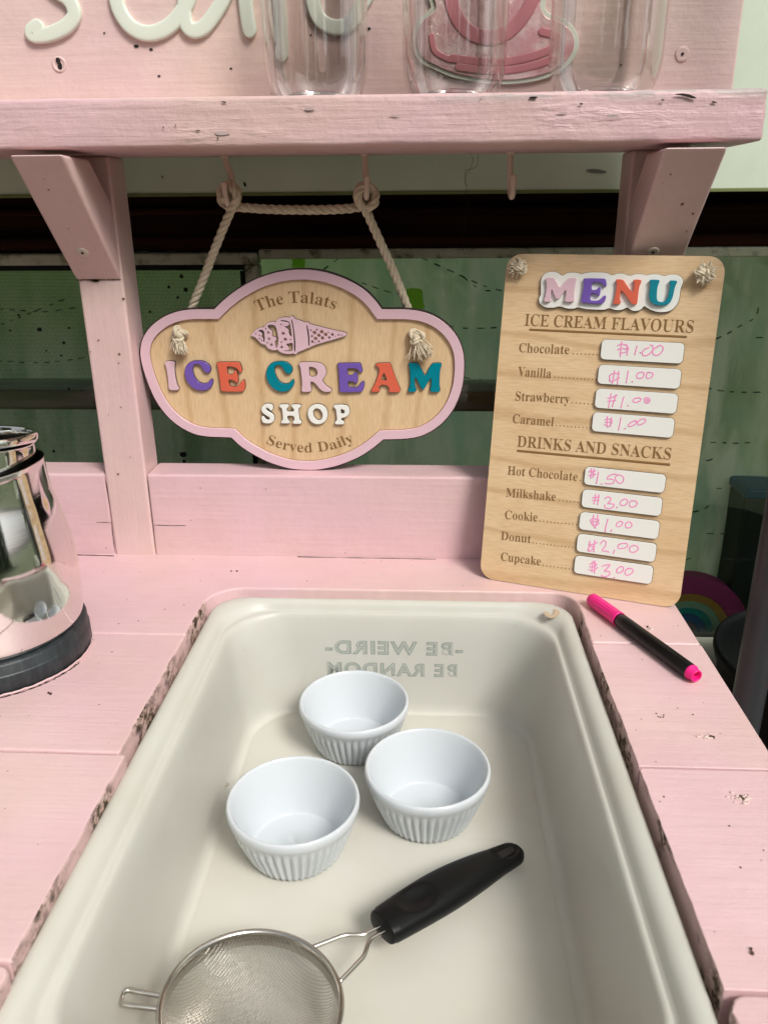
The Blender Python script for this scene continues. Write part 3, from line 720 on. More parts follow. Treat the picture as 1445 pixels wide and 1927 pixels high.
ramekin((-.0535, -.1305), 'white fluted ramekin farthest back, under the reflected lettering on the tray wall', .3, .99)
ramekin((.005, -.2096), 'white fluted ramekin at the right, just above the black handle of the strainer', 1.1, 1.0)
ramekin((-.0842, -.2462), 'white fluted ramekin at the left front, beside the grimy left side of the tray', 2.0, 1.0)

# ------------------------------------------------------------------ strainer
SR = .0462; SC0 = Vector((-.0838, -.3855, -.0752)); ang = math.atan2(.1335, .149)
MS = Matrix.Translation(SC0) @ Matrix.Rotation(ang, 4, 'Z') @ Matrix.Rotation(R(6.5), 4, 'Y')
S = empty('strainer', 'small steel mesh strainer with black handle lying at the front of the tray', 'strainer', MS)
bm = bmesh.new(); lathe_bm(bm, [(SR - .0022, -.0075), (SR - .0024, -.002), (SR - .0026, .0008), (SR - .0016, .0022), (SR - .0002, .0022), (SR + .0006, .001), (SR + .0004, -.0008), (SR - .0006, -.003), (SR - .001, -.0075), (SR - .0022, -.0075)], 120)
from_bm('rim', bm, STEEL, S, True)
bm = bmesh.new(); DEP = .0300; RS = ((SR - .003) ** 2 + DEP ** 2) / (2 * DEP); nw = 82; rI = SR - .0028
def bowl(x, y):
    q = x * x + y * y
    return -(math.sqrt(max(RS * RS - q, 0)) - (RS - DEP)) - .001
for axis in (0, 1):
    for k in range(1, nw):
        c = -rI + 2 * rI * k / nw; e = math.sqrt(max(rI * rI - c * c, 0)); ns = max(4, int(e / .0014))
        pts = []
        for j in range(ns + 1):
            t = -e + 2 * e * j / ns; x, y = (c, t) if axis == 0 else (t, c)
            pts.append((x, y, bowl(x, y) + (.00014 if (j + k) % 2 else -.00014) * (1 if axis else -1)))
        tube_bm(bm, pts, .00017, 4, cap=False)
bm.transform(Matrix.Rotation(R(14), 4, 'Z'))
from_bm('mesh_bowl', bm, WIRE, S)
bm = bmesh.new()
for sgn in (1, -1):
    P = smooth_path([(SR * .97, sgn * .0135, -.002), (SR + .012, sgn * .0105, -.001), (SR + .019, sgn * .0085, -.0005), (SR + .027, sgn * .0030, 0), (SR + .033, sgn * .0022, 0), (SR + .055, sgn * .002, 0)], 5)
    tube_bm(bm, P, .00135, 12)
from_bm('handle_wire', bm, STEEL, S, True)
bm = bmesh.new(); ha = R(183) - ang; hd = Vector((math.cos(ha), math.sin(ha), 0)); hn = Vector((-hd.y, hd.x, 0))
P = smooth_path([hd * (SR * .98) + hn * .0052 + Vector((0, 0, -.001)), hd * (SR + .012) + hn * .0052, hd * (SR + .0175) + hn * .0042, hd * (SR + .0195) + hn * 0, hd * (SR + .0175) - hn * .0036, hd * (SR + .012) - hn * .0030, hd * (SR * .98) - hn * .0022 + Vector((0, 0, -.001))], 6)
tube_bm(bm, P, .0014, 12)
from_bm('rest_hook', bm, STEEL, S, True)
def handle():
    x0, x1 = SR + .0385, .2035; bm = bmesh.new(); nx, nk = 60, 28; rings = []
    for i in range(nx + 1):
        t = i / nx; x = x0 + (x1 - x0) * t
        hw = .0116 + .0022 * math.sin(math.pi * min(t * 1.25, 1)) - .0036 * max(0, (t - .35) / .65) ** 1.4
        ht = .0072 + .0010 * math.sin(math.pi * t) - .0022 * max(0, (t - .5) / .5) ** 1.5
        if t > .93: q = (t - .93) / .07; hw *= math.sqrt(max(1 - q * q, .0004)); ht *= (.45 + .55 * math.sqrt(max(1 - q * q, 0)))
        if t < .02: hw *= .95; ht *= .95
        zc = .0008 + .0022 * math.sin(math.pi * t) - .0016 * t
        ring = []
        for k in range(nk):
            a = 2 * math.pi * k / nk; ca, sa = math.cos(a), math.sin(a); e = 2 / 2.6
            y = hw * math.copysign(abs(ca) ** e, ca); z = ht * math.copysign(abs(sa) ** e, sa)
            if sa > 0:      # thumb dimple and the recess round the hanging slot
                d = ((x - (x0 + .026)) / .0135) ** 2 + (y / .0085) ** 2
                if d < 1: z -= .0042 * (1 - d) ** .9
                d = ((x - (x1 - .0155)) / .0125) ** 2 + (y / .0056) ** 2
                if d < 1: z -= .0026 * min(1, (1 - d) * 2.2)
            ring.append(bm.verts.new((x, y, z + zc)))
        rings.append(ring)
    for A, B in zip(rings, rings[1:]):
        for k in range(nk): bm.faces.new((A[k], A[(k + 1) % nk], B[(k + 1) % nk], B[k]))
    bm.faces.new(rings[0][::-1]); bm.faces.new(rings[-1])
    o = from_bm('handle', bm, BLACK, S, True); bevel(o, .0008, 2, 60)
    cu = bmesh.new(); prism_bm(cu, chaikin([(x1 - .025, -.0026), (x1 - .008, -.0026), (x1 - .0075, 0), (x1 - .008, .0026), (x1 - .025, .0026), (x1 - .0255, 0)], 2), .0005, .0045)
    from_bm('hanging_slot', cu, DARK, o)
    return o
HDL = handle()

# ------------------------------------------------------------------ pitcher and cup on the hob disc
def pitcher():
    bm = bmesh.new(); z0 = .0225; prof = [(.001, z0), (.052, z0), (.0585, z0 + .0012), (.0608, z0 + .0035), (.0620, z0 + .010), (.0629, z0 + .0225), (.0629, z0 + .033), (.0625, z0 + .0425), (.0613, z0 + .0575), (.0587, z0 + .0725), (.0553, z0 + .0875), (.0528, z0 + .0975), (.0512, z0 + .1075), (.0505, z0 + .1165), (.0508, z0 + .1205), (.0510, z0 + .1210), (.0500, z0 + .1206), (.0494, z0 + .1140), (.0510, z0 + .098), (.0565, z0 + .074), (.0605, z0 + .03), (.056, z0 + .004), (.001, z0 + .003)]
    prof = [Vector((r, z, 0)) for r, z in prof]
    def fn(th, r, z):
        a = (th + math.pi) % (2 * math.pi) - math.pi; a -= R(8)
        s = math.exp(-(a / .42) ** 2) * max(0, (z - z0 - .075) / .047) if z > z0 + .075 else 0
        f = max(0, (z - z0 - .085) / .037)
        return r + s * .0016, z + f * (.0015 * math.exp(-(a / .5) ** 2) - .0025 * (1 - math.cos(a)) * .5)
    lathe_bm(bm, [(p.x, p.y) for p in smooth_path([(p.x, p.y, 0) for p in prof], 4)], 128, HX, HY, fn)
    P = empty('milk_pitcher', 'polished steel milk pitcher with pouring spout standing on the black hob disc', 'pitcher', loc=(0, 0, 0))
    o = from_bm('body', bm, CHROME, P, True); o.data.materials.append(mat('steel_inside_shade', (.05, .05, .048), .35, metal=1.0))  # shade inside the mouth painted in: near-black copy of the steel
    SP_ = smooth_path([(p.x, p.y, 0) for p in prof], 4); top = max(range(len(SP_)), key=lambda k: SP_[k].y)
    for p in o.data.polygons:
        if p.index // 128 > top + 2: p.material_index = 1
    bm = bmesh.new(); pts = smooth_path([(HX - .051, HY, z0 + .105), (HX - .075, HY, z0 + .112), (HX - .094, HY, z0 + .100), (HX - .096, HY, z0 + .070), (HX - .085, HY, z0 + .040), (HX - .063, HY, z0 + .030)], 6)
    tube_bm(bm, pts, .0055, 12, flat=(Vector((0, 1, 0)), .008)); from_bm('handle', bm, CHROME, P, True)
pitcher()
bm = bmesh.new()
lathe_bm(bm, [(q.x, q.y) for q in smooth_path([(.001, 0, 0), (.043, 0, 0), (.0465, .002, 0), (.0475, .006, 0), (.048, .05, 0), (.0482, .100, 0), (.0480, .1085, 0), (.0492, .1100, 0), (.0508, .1120, 0), (.0510, .1150, 0), (.0498, .1168, 0), (.0478, .1166, 0), (.0468, .115, 0), (.0462, .100, 0), (.0455, .01, 0), (.001, .008, 0)], 4)], 96)
bm.transform(Matrix.Translation((HX - .0012, HY - .006, .0455)) @ Matrix.Rotation(R(-7), 4, 'X') @ Matrix.Diagonal((.935, .935, 1, 1)))
tag(from_bm('steel_cup', bm, CHROME, None, True), 'shiny steel cup with rolled rim nested inside the milk pitcher', 'cup')

# ------------------------------------------------------------------ jars on the shelf
def jar(px0, px1, yc, label, h=.125):
    a, b = atY(px0, 60, yc), atY(px1, 60, yc); cx = (a.x + b.x) / 2; r = (b.x - a.x) / 2; z = SZ1 + .0009
    pr = [(.0005, .0052), (r * .3, .0050), (r * .52, .0036), (r * .66, .0006), (r * .74, .0), (r * .82, .0012), (r * .90, .006), (r * .962, .0135), (r * .99, .0205), (r, .028), (r, .06), (r, h - .026), (r * .985, h - .018), (r * .9, h - .010), (r * .84, h - .006), (r * .83, h), (r * .81, h),
          ]
    bm = bmesh.new()
    lathe_bm(bm, [(q.x, q.y) for q in smooth_path([(p[0], p[1] + z, 0) for p in pr], 3)], 96, cx, yc)
    o = from_bm('plastic_jar', bm, JAR, None, True); o.data.materials.append(JARBASE)
    for p in o.data.polygons:
        c = p.center
        if math.hypot(c.x - cx, c.y - yc) < r * .80 and c.z < z + .02: p.material_index = 1
    return tag(o, label, 'jar', 'clear jars on the pink shelf')
jar(495, 692, -.0365, 'empty clear plastic jar in front of the white script letters')
jar(757, 955, -.0365, 'empty clear plastic jar covering the left half of the pink teacup emblem')
jar(1035, 1250, -.0350, 'empty clear plastic jar at the right, nearest the square-drive screw in the sign board')

# ------------------------------------------------------------------ hanging ice cream sign
def zp(o, sc, pts): return [(o[0] + x / sc, o[1] + y / sc) for x, y in pts]
PS = Plane((-.1084, .0190, .166), (1, 0, 0), (0, 0, 1)); PSF = Plane((-.1084, .0162, .166), (1, 0, 0), (0, 0, 1))
SG = empty('hanging_sign', 'wooden scalloped ice cream shop sign with pink border hanging by rope', 'sign', PS.matrix())
OUT = zp((250, 480), 2.2231, [(340, 226), (380, 187), (440, 141), (520, 97), (610, 69), (700, 59), (790, 67), (880, 95), (960, 138), (1010, 184), (1042, 226), (1095, 226), (1150, 227), (1215, 237), (1275, 262), (1322, 298), (1357, 342), (1378, 390), (1386, 440), (1385, 500), (1377, 555), (1360, 607),
    (1335, 655), (1300, 698), (1255, 734), (1200, 760), (1140, 770), (1095, 772), (1048, 773), (1000, 812), (940, 849), (860, 881), (780, 898), (720, 900), (650, 893), (570, 868), (500, 833), (450, 800), (412, 765), (365, 763), (315, 761), (255, 749), (195, 718), (145, 676), (102, 620), (72, 560), (50, 500), (35, 445), (31, 400), (41, 350), (72, 302), (125, 260), (185, 236), (240, 227), (290, 226)])
corner = {(340, 226), (1042, 226), (1048, 773), (412, 765)}
OUTL = [PSF.uv(*p) for p in OUT]
def cr_smooth(p, hard, per=5):
    n = len(p); out = []
    for i in range(n):
        p0, p1, p2, p3 = [Vector((*p[(i + k) % n], 0)) for k in (-1, 0, 1, 2)]
        if i in hard: p0 = p1 - (p2 - p1)
        if (i + 1) % n in hard: p3 = p2 + (p2 - p1)
        for s in range(per):
            t = s / per; q = .5 * ((2 * p1) + (p2 - p0) * t + (2 * p0 - 5 * p1 + 4 * p2 - p3) * t * t + (3 * p1 - p0 - 3 * p2 + p3) * t ** 3); out.append((q.x, q.y))
    return out
hard = {0, 10, 28, 38}
OUTS = cr_smooth(OUTL, hard); INS = offset_poly(OUTS, .0084)
plate('back_panel', [offset_poly(OUTS, .0003)], -.0030, .0, BIRCH_V, SG, 0, 0)
plate('panel_edge', [offset_poly(OUTS, -.0007), offset_poly(OUTS, .0010)], -.0052, .0018, BURNT, SG, 0, 0)
plate('border', [offset_poly(OUTS, .0003), INS], .0001, .0028, PINKAC, SG, .0003, 0)
plate('engraved_outline', [offset_poly(INS, -.0001), offset_poly(INS, .0004)], .0, .00012, mat('scorch', (.33, .20, .09), .8), SG, 0, 0)
def zletter(name, o, sc, outer, m_, holes=(), z=.003, pl=PSF, par=SG, z0=.0001):
    loops = [[pl.uv(*q) for q in zp(o, sc, lp)] for lp in (outer, *holes)]
    l = plate(name, loops, z0, z, m_, par, .00022); rim_strip([chaikin(lp, 2) for lp in loops], .00028, z0, z * .62, BURNT, l); return l
LI = [(88, 120), (95, 95), (120, 85), (235, 85), (255, 105), (243, 150), (245, 250), (262, 370), (285, 470), (318, 510), (308, 540), (285, 548), (185, 548), (158, 525), (150, 490), (150, 430), (130, 280), (112, 180)]
LC = [(545, 80), (620, 75), (700, 82), (760, 110), (805, 155), (822, 200), (818, 245), (790, 268), (745, 262), (712, 235), (690, 195), (660, 150), (615, 125), (570, 130), (540, 160), (530, 220), (540, 280), (565, 340), (600, 390), (650, 430), (700, 445), (760, 440), (795, 410), (820, 370), (845, 370), (858, 400), (850, 450), (825, 500), (780, 535), (720, 552), (640, 552), (570, 530), (505, 485), (450, 415), (415, 335), (405, 260), (415, 190), (445, 140), (490, 100)]
LC2 = [(225, 95), (300, 85), (380, 88), (440, 110), (485, 150), (512, 190), (512, 240), (490, 275), (445, 285), (405, 265), (380, 225), (350, 175), (310, 145), (265, 145), (232, 170), (222, 225), (235, 285), (260, 345), (300, 400), (345, 435), (400, 448), (450, 440), (485, 415), (505, 380), (530, 378), (540, 410), (532, 460), (505, 510), (460, 550), (400, 572), (320, 572), (250, 548), (185, 500), (135, 435), (102, 360), (92, 290), (105, 215), (130, 160), (175, 118)]
LE = [(915, 125), (920, 108), (945, 100), (1260, 95), (1285, 110), (1310, 170), (1325, 225), (1315, 255), (1290, 258), (1262, 225), (1230, 190), (1190, 172), (1110, 165), (1085, 170), (1080, 190), (1090, 270), (1100, 295), (1150, 300), (1180, 290), (1200, 240), (1225, 225), (1245, 270), (1258, 350), (1262, 420), (1245, 435), (1215, 405), (1180, 385), (1130, 375), (1105, 385), (1110, 430), (1130, 480), (1180, 497), (1240, 490), (1280, 460), (1310, 410), (1340, 380), (1362, 390), (1370, 440), (1368, 520), (1350, 560), (1310, 570), (1010, 570), (985, 545), (980, 490), (970, 400), (950, 260), (935, 170)]
LE2 = [(100, 100), (105, 90), (370, 85), (385, 95), (398, 140), (410, 185), (395, 205), (375, 195), (355, 170), (325, 150), (225, 150), (218, 165), (222, 225), (235, 243), (290, 240), (305, 210), (328, 190), (342, 220), (350, 280), (345, 335), (325, 340), (300, 315), (240, 310), (225, 325), (230, 370), (250, 390), (330, 392), (360, 375), (385, 335), (415, 312), (432, 325), (428, 380), (410, 430), (385, 445), (140, 450), (122, 430), (125, 380), (118, 250), (112, 150)]
LR = [(615, 130), (625, 108), (650, 100), (880, 100), (960, 115), (1020, 155), (1050, 215), (1050, 285), (1025, 340), (985, 380), (1010, 430), (1060, 485), (1110, 515), (1140, 535), (1138, 560), (1100, 575), (1030, 575), (980, 555), (935, 510), (890, 450), (850, 415), (810, 405), (800, 430), (805, 490), (820, 530), (810, 565), (780, 575), (690, 575), (658, 560), (660, 510), (668, 470), (665, 390), (650, 260), (640, 180)]
LRh = [(775, 180), (800, 172), (850, 178), (895, 205), (915, 250), (910, 300), (880, 325), (830, 335), (795, 330), (785, 300)]
LA = [(568, 105), (580, 92), (740, 85), (755, 100), (775, 160), (800, 230), (830, 310), (860, 380), (880, 415), (870, 440), (840, 450), (745, 448), (730, 430), (738, 400), (725, 375), (690, 355), (640, 355), (610, 380), (612, 405), (625, 425), (610, 442), (530, 445), (512, 430), (525, 400), (550, 370), (575, 310), (600, 240), (618, 180), (605, 140), (580, 125)]
LAh = [(668, 205), (640, 285), (640, 300), (705, 305), (708, 290), (685, 225)]
LM = [(975, 95), (990, 85), (1070, 85), (1100, 100), (1130, 150), (1160, 215), (1180, 245), (1200, 220), (1230, 150), (1265, 100), (1290, 88), (1370, 88), (1385, 100), (1375, 140), (1362, 190), (1358, 280), (1355, 370), (1368, 410), (1362, 438), (1335, 445), (1265, 445), (1242, 432), (1245, 400), (1258, 360), (1258, 265), (1235, 290), (1200, 350), (1175, 400), (1155, 418), (1135, 400), (1110, 350), (1080, 290), (1055, 250), (1052, 300), (1052, 370), (1075, 410), (1068, 438), (1040, 445), (990, 445), (970, 430), (975, 405), (995, 375), (998, 290), (995, 190), (985, 130)]
for nm, o_, s_, pts, mm, hs_ in (('pink_letter', (300, 670), 8.5, LI, PINKAC, ()), ('purple_letter', (300, 670), 8.5, LC, PURPLE, ()), ('coral_letter', (300, 670), 8.5, LE, CORAL, ()), ('teal_letter', (490, 670), 8.5, LC2, TEAL, ()), ('pink_letter', (490, 670), 8.5, LR, PINKAC, (LRh,)),
                             ('purple_letter', (620, 670), 6.568, LE2, PURPLE, ()), ('coral_letter', (620, 670), 6.568, LA, CORAL, (LAh,)), ('teal_letter', (620, 670), 6.568, LM, TEAL, ())):
    zletter(nm, o_, s_, pts, mm, hs_)
LS = [(190, 75), (230, 80), (255, 95), (258, 140), (245, 170), (225, 175), (205, 150), (185, 135), (160, 135), (155, 150), (175, 175), (220, 200), (260, 225), (280, 260), (275, 310), (245, 345), (200, 358), (150, 355), (115, 345), (98, 310), (92, 270), (105, 250), (128, 255), (145, 285), (170, 305), (205, 303), (215, 285), (200, 262), (150, 235), (110, 205), (92, 170), (95, 130), (120, 95), (150, 78)]
LH = [(350, 100), (365, 85), (475, 85), (485, 100), (480, 125), (460, 135), (452, 160), (455, 190), (560, 190), (556, 150), (545, 135), (522, 120), (525, 90), (540, 85), (645, 88), (658, 100), (650, 130), (625, 138), (620, 170), (632, 270), (640, 310), (665, 320), (668, 350), (650, 362), (550, 362), (538, 345), (545, 325), (565, 312), (560, 245), (460, 245), (465, 290), (475, 312), (500, 325), (498, 350), (480, 358), (385, 355), (370, 342), (378, 320), (400, 310), (400, 250), (388, 160), (380, 135), (355, 125)]
LO = [(890, 80), (960, 90), (1015, 135), (1040, 200), (1038, 265), (1010, 320), (960, 358), (900, 370), (840, 360), (790, 320), (760, 260), (752, 205), (765, 150), (800, 108), (840, 88)]
LOh = [(885, 138), (925, 150), (955, 190), (970, 235), (960, 285), (930, 312), (890, 310), (855, 280), (835, 240), (828, 200), (838, 165), (860, 145)]
LP = [(1125, 110), (1135, 92), (1160, 90), (1290, 90), (1335, 115), (1355, 160), (1350, 210), (1325, 250), (1280, 272), (1238, 275), (1232, 300), (1240, 318), (1272, 325), (1278, 355), (1262, 370), (1160, 372), (1142, 358), (1145, 330), (1170, 318), (1172, 280), (1162, 190), (1155, 145), (1130, 135)]
LPh = [(1222, 155), (1245, 150), (1275, 165), (1285, 190), (1275, 212), (1245, 220), (1228, 212)]
for pts, hs_ in ((LS, ()), (LH, ()), (LO, (LOh,)), (LP, (LPh,))): zletter('white_letter', (480, 750), 7.605, pts, WHITEAC, hs_)
# ice cream cone cut-out
IO, IS = (465, 585), 7.41
ICO = [(50, 350), (85, 296), (140, 250), (200, 226), (228, 226), (238, 236), (244, 214), (270, 182), (320, 154), (372, 148), (390, 154), (396, 166), (404, 142), (440, 108), (500, 86), (585, 88), (596, 98), (604, 78), (630, 70), (652, 82), (662, 112), (740, 130), (818, 165), (828, 156), (850, 154), (866, 166), (872, 182), (1000, 215), (1200, 265), (1385, 302), (1392, 325), (1375, 348), (1200, 402), (1000, 457), (888, 497), (878, 512), (858, 520), (842, 514), (836, 520), (780, 550), (704, 577), (702, 592), (684, 604), (660, 602), (648, 590), (600, 602), (520, 596), (456, 572), (430, 545), (422, 534), (414, 546), (370, 552), (310, 534), (266, 492), (256, 464), (246, 472), (200, 460), (150, 404), (110, 362)]
ICH = [[(615, 118), (632, 122), (652, 230), (668, 350), (676, 470), (672, 570), (655, 572), (655, 470), (648, 350), (636, 230)], [(825, 200), (843, 200), (860, 290), (872, 380), (873, 485), (855, 488), (852, 380), (840, 290)],
       [(450, 135), (500, 128), (570, 140), (600, 170), (610, 230), (620, 300), (630, 365), (600, 345), (582, 310), (585, 270), (560, 240), (518, 222), (525, 212), (560, 215), (590, 195), (582, 160), (520, 150)], [(540, 462), (600, 450), (640, 440), (640, 555), (590, 565), (510, 560), (520, 550), (580, 555), (592, 520), (565, 485)],
       [(280, 205), (330, 190), (385, 200), (415, 250), (430, 330), (440, 420), (425, 500), (405, 520), (400, 480), (385, 420), (410, 410), (415, 370), (370, 360), (345, 345), (360, 300), (345, 270), (310, 250)], [(150, 275), (200, 262), (235, 275), (245, 340), (250, 400), (240, 440), (225, 420), (235, 390), (195, 350), (215, 335), (215, 310), (180, 290)]]
def ngon(x, y, r, n, a0=0, r2=None): return [(x + (r if (r2 is None or k % 2 == 0) else r2) * math.cos(a0 + 2 * math.pi * k / n), y + (r if (r2 is None or k % 2 == 0) else r2) * math.sin(a0 + 2 * math.pi * k / n)) for k in range(n)]
loops = [chaikin(ICO, 2)] + [chaikin(h, 1) for h in ICH]
for x, y, r in ((125, 318, 11), (175, 342, 11), (175, 387, 10), (207, 410, 11), (262, 250, 11), (285, 445, 11), (475, 190, 11), (480, 437, 12), (605, 398, 12)): loops.append(ngon(x, y, r, 8))
for x, y, r in ((297, 303, 25), (308, 390, 25), (340, 472, 27), (505, 315, 33), (535, 397, 33), (483, 505, 28)): loops.append(ngon(x, y, r * 1.05, 10, .3, r * .46))
for x, y, r in ((940, 303, 27), (1040, 292, 27), (1000, 343, 25), (1095, 330, 25), (955, 388, 25), (1050, 380, 25), (1190, 330, 20), (1145, 372, 19), (905, 352, 15), (910, 430, 20), (1000, 425, 15), (890, 270, 13), (975, 262, 13), (1275, 335, 12), (1320, 338, 8), (1135, 300, 8), (1232, 355, 7), (952, 448, 8)): loops.append(ngon(x, y, r * 1.22, 4, .25))
LL = [[PSF.uv(*q) for q in zp(IO, IS, lp)] for lp in loops]
plate('ice_cream_cutout', LL, .0001, .0028, PINKAC, SG, 0, 0)
rim_strip(LL[:7], .00016, .0001, .0024, BURNT, SG)
# engraved arched lettering
def arc_text(name, s, pts, cap, up, par, pl):
    a, b, c = [Vector(pl.uv(*p)) for p in pts]
    d = 2 * (a.x * (b.y - c.y) + b.x * (c.y - a.y) + c.x * (a.y - b.y))
    ux = ((a.length_squared) * (b.y - c.y) + b.length_squared * (c.y - a.y) + c.length_squared * (a.y - b.y)) / d
    uy = ((a.length_squared) * (c.x - b.x) + b.length_squared * (a.x - c.x) + c.length_squared * (b.x - a.x)) / d
    o = Vector((ux, uy)); r = (a - o).length; a0 = math.atan2(a.y - o.y, a.x - o.x); a1 = math.atan2(c.y - o.y, c.x - o.x)
    if up: fn = lambda x, y: (o.x + (r + y) * math.cos(a0 - x / r), o.y + (r + y) * math.sin(a0 - x / r)); wd = r * (a0 - a1)
    else: fn = lambda x, y: (o.x + (r - y) * math.cos(a0 + x / r), o.y + (r - y) * math.sin(a0 + x / r)); wd = r * (a1 - a0)
    return text_mesh(name, s, cap, wd, 0, .00022, ENGRAVE, par, fn, .012)
arc_text('engraved_name', 'The Talats', [(486, 587), (551, 570), (630, 583)], .0094, True, SG, PS)
arc_text('engraved_words', 'Served Daily', [(501, 834), (586.8, 851), (667, 830)], .0090, False, SG, PS)
# rope and knots
def world_child(o, parent): o.parent = parent; o.matrix_basis = parent.matrix_world.inverted() if parent.matrix_world else o.matrix_basis; return o
C.view_layer.update()
bm = bmesh.new()
rope_bm(bm, [atY(*p) for p in [(352, 612, .0262), (362, 578, .0258), (385, 520, .022), (412, 450, .017), (434, 398, .011), (446, 374, .007), (440, 355, .008), (427, 351, .014), (416, 365, .019), (420, 382, .020), (437, 389, .018), (458, 390.5, .016), (510, 394, .015), (560, 395, .015), (620, 394.5, .015), (668, 391, .017),
    (692, 384, .020), (705, 371, .018), (701, 357, .013), (687, 351, .008), (675, 361, .006), (676, 381, .008), (690, 400, .012), (712, 448, .016), (738, 505, .021), (763, 568, .0258), (775, 606, .0262)]], .0036)
rope_bm(bm, [atY(*p) for p in [(418, 378, .006), (416, 360, .011), (428, 348, .016), (442, 352, .015), (448, 368, .013), (440, 384, .010), (428, 392, .012)]], .0034)
rope_bm(bm, [atY(*p) for p in [(690, 392, .010), (704, 384, .008), (706, 366, .012), (694, 350, .016), (678, 352, .016), (672, 368, .013), (678, 384, .016)]], .0034)
for k in range(260):      # loose fibres
    q = rnd.choice(bm.verts).co if False else None
    break
o = from_bm('rope', bm, ROPE, None, True); world_child(o, SG)
def knot(parent, u, v, z, size, tail, tlen, spread, nf, seed, flatten=1.0):
    r_ = random.Random(seed); bm = bmesh.new(); pts = []
    for i in range(40):
        t = 2 * math.pi * i / 40
        pts.append(Vector((math.sin(t) + 2 * math.sin(2 * t), math.cos(t) - 2 * math.cos(2 * t), -math.sin(3 * t) * 1.1)) * size * .30)
    rot = Matrix.Rotation(r_.uniform(0, 6), 3, 'Z') @ Matrix.Rotation(.5, 3, 'X')
    P = [rot @ p + Vector((u, v, z)) for p in pts]; rope_bm(bm, P + [P[0]], size * .36, .016, 7)
    bmesh.ops.create_icosphere(bm, subdivisions=2, radius=size * .62, matrix=Matrix.Translation((u, v, z)))
    td = Vector((math.cos(R(tail)), math.sin(R(tail)), .18)); tn = Vector((-td.y, td.x, 0))
    for k in range(nf):
        a = r_.gauss(0, spread); d = (td * math.cos(a) + tn * math.sin(a) + Vector((0, 0, r_.gauss(0, .22)))).normalized(); l = tlen * r_.uniform(.7, 1.05)
        s0 = Vector((u, v, z)) + tn * r_.uniform(-.35, .35) * size + td * size * .3
        w1 = Vector((r_.gauss(0, .12), r_.gauss(0, .12), r_.gauss(0, .1))) * tlen
        e = s0 + d * l; e.z = max(e.z, .0006); mid = s0 + d * l * .5 + w1 * .5; mid.z = max(mid.z, .0008)
        tube_bm(bm, smooth_path([s0, mid, e], 4), r_.uniform(.00028, .00055), 5)
    o = from_bm('knot', bm, ROPE, parent, True); return o
ku, kv = PS.uv(341, 628); knot(SG, ku, kv, .0048, .0066, 268, .0155, .26, 60, 3)
ku, kv = PS.uv(783, 632); knot(SG, ku, kv, .0048, .0066, -62, .0185, .36, 80, 5)

# ------------------------------------------------------------------ menu board leaning on the counter
MBL, MBR, MTL = Vector((.04942, -.03950, .0004)), Vector((.20454, -.09233, .0004)), Vector((.06527, .00704, .26664))
PM = Plane(MBL, MBR - MBL, MTL - MBL); MW, MH = (MBR - MBL).length, (MTL - MBL).length
MN = empty('menu_board', 'light plywood menu board with handwritten pink prices leaning behind the tray corner', 'menu board', PM.matrix())
mo = rrect(0, MW, 0, MH, .0125, 10)
plate('board_panel', [offset_poly(mo, .0001)], -.0028, .0, BIRCH_H, MN, 0, 0)
plate('board_edge', [mo, offset_poly(mo, .0007)], -.0030, -.0003, BURNT, MN, 0, 0)
MO, MSc = (1010, 505), 5.161
MBK = [(35, 130), (50, 75), (90, 40), (150, 30), (205, 42), (245, 78), (290, 45), (350, 38), (400, 46), (430, 60), (480, 42), (560, 38), (680, 42), (725, 72), (780, 50), (840, 50), (895, 78), (950, 55), (1020, 56), (1058, 72), (1120, 55), (1190, 60), (1235, 80), (1290, 58), (1360, 62), (1405, 90), (1418, 130), (1400, 180), (1390, 205), (1385, 270), (1365, 340), (1320, 400), (1250, 428), (1160, 425), (1090, 400), (1037, 360), (1015, 400), (960, 418), (915, 410), (873, 374), (830, 405), (760, 408), (698, 384), (660, 405), (560, 402), (450, 395), (400, 375), (350, 395), (280, 390), (222, 366), (160, 385), (90, 382), (40, 360), (18, 320), (18, 285), (38, 258), (38, 200)]
PMF = Plane(MBL + PM.n * .0022, PM.e1, PM.e2)
lp = chaikin([PMF.uv(*q) for q in zp(MO, MSc, MBK)], 2)
bk = plate('title_backing', [lp], .0002, .0024, WHITEAC, MN, .0002, 0)
rim_strip([lp], .0003, .0001, .0016, BURNT, bk)
PMG = Plane(MBL + PM.n * .0048, PM.e1, PM.e2)
MM = [(80, 100), (92, 88), (150, 88), (175, 100), (205, 160), (225, 190), (250, 160), (290, 105), (310, 92), (370, 92), (385, 103), (375, 130), (365, 190), (358, 270), (360, 310), (350, 326), (280, 325), (265, 312), (278, 285), (285, 200), (260, 230), (225, 280), (195, 305), (170, 270), (140, 190), (130, 250), (132, 290), (138, 310), (125, 325), (75, 325), (62, 312), (78, 280), (88, 220), (95, 150)]
ME = [(448, 105), (460, 95), (650, 97), (668, 105), (675, 160), (668, 178), (645, 165), (620, 138), (545, 132), (530, 145), (528, 190), (535, 210), (575, 208), (595, 185), (612, 178), (615, 220), (605, 265), (590, 268), (570, 245), (530, 240), (518, 255), (515, 300), (525, 312), (580, 315), (615, 300), (645, 265), (668, 262), (668, 290), (650, 330), (625, 348), (440, 335), (422, 325), (432, 290), (448, 200), (455, 140)]
MNn = [(762, 115), (775, 104), (830, 108), (850, 125), (890, 190), (935, 240), (940, 180), (945, 140), (930, 125), (940, 107), (1000, 108), (1015, 120), (1005, 145), (990, 180), (980, 260), (972, 340), (955, 352), (925, 350), (900, 320), (860, 260), (815, 205), (805, 260), (802, 300), (815, 325), (805, 345), (750, 348), (735, 335), (750, 305), (762, 240), (772, 170), (770, 140)]
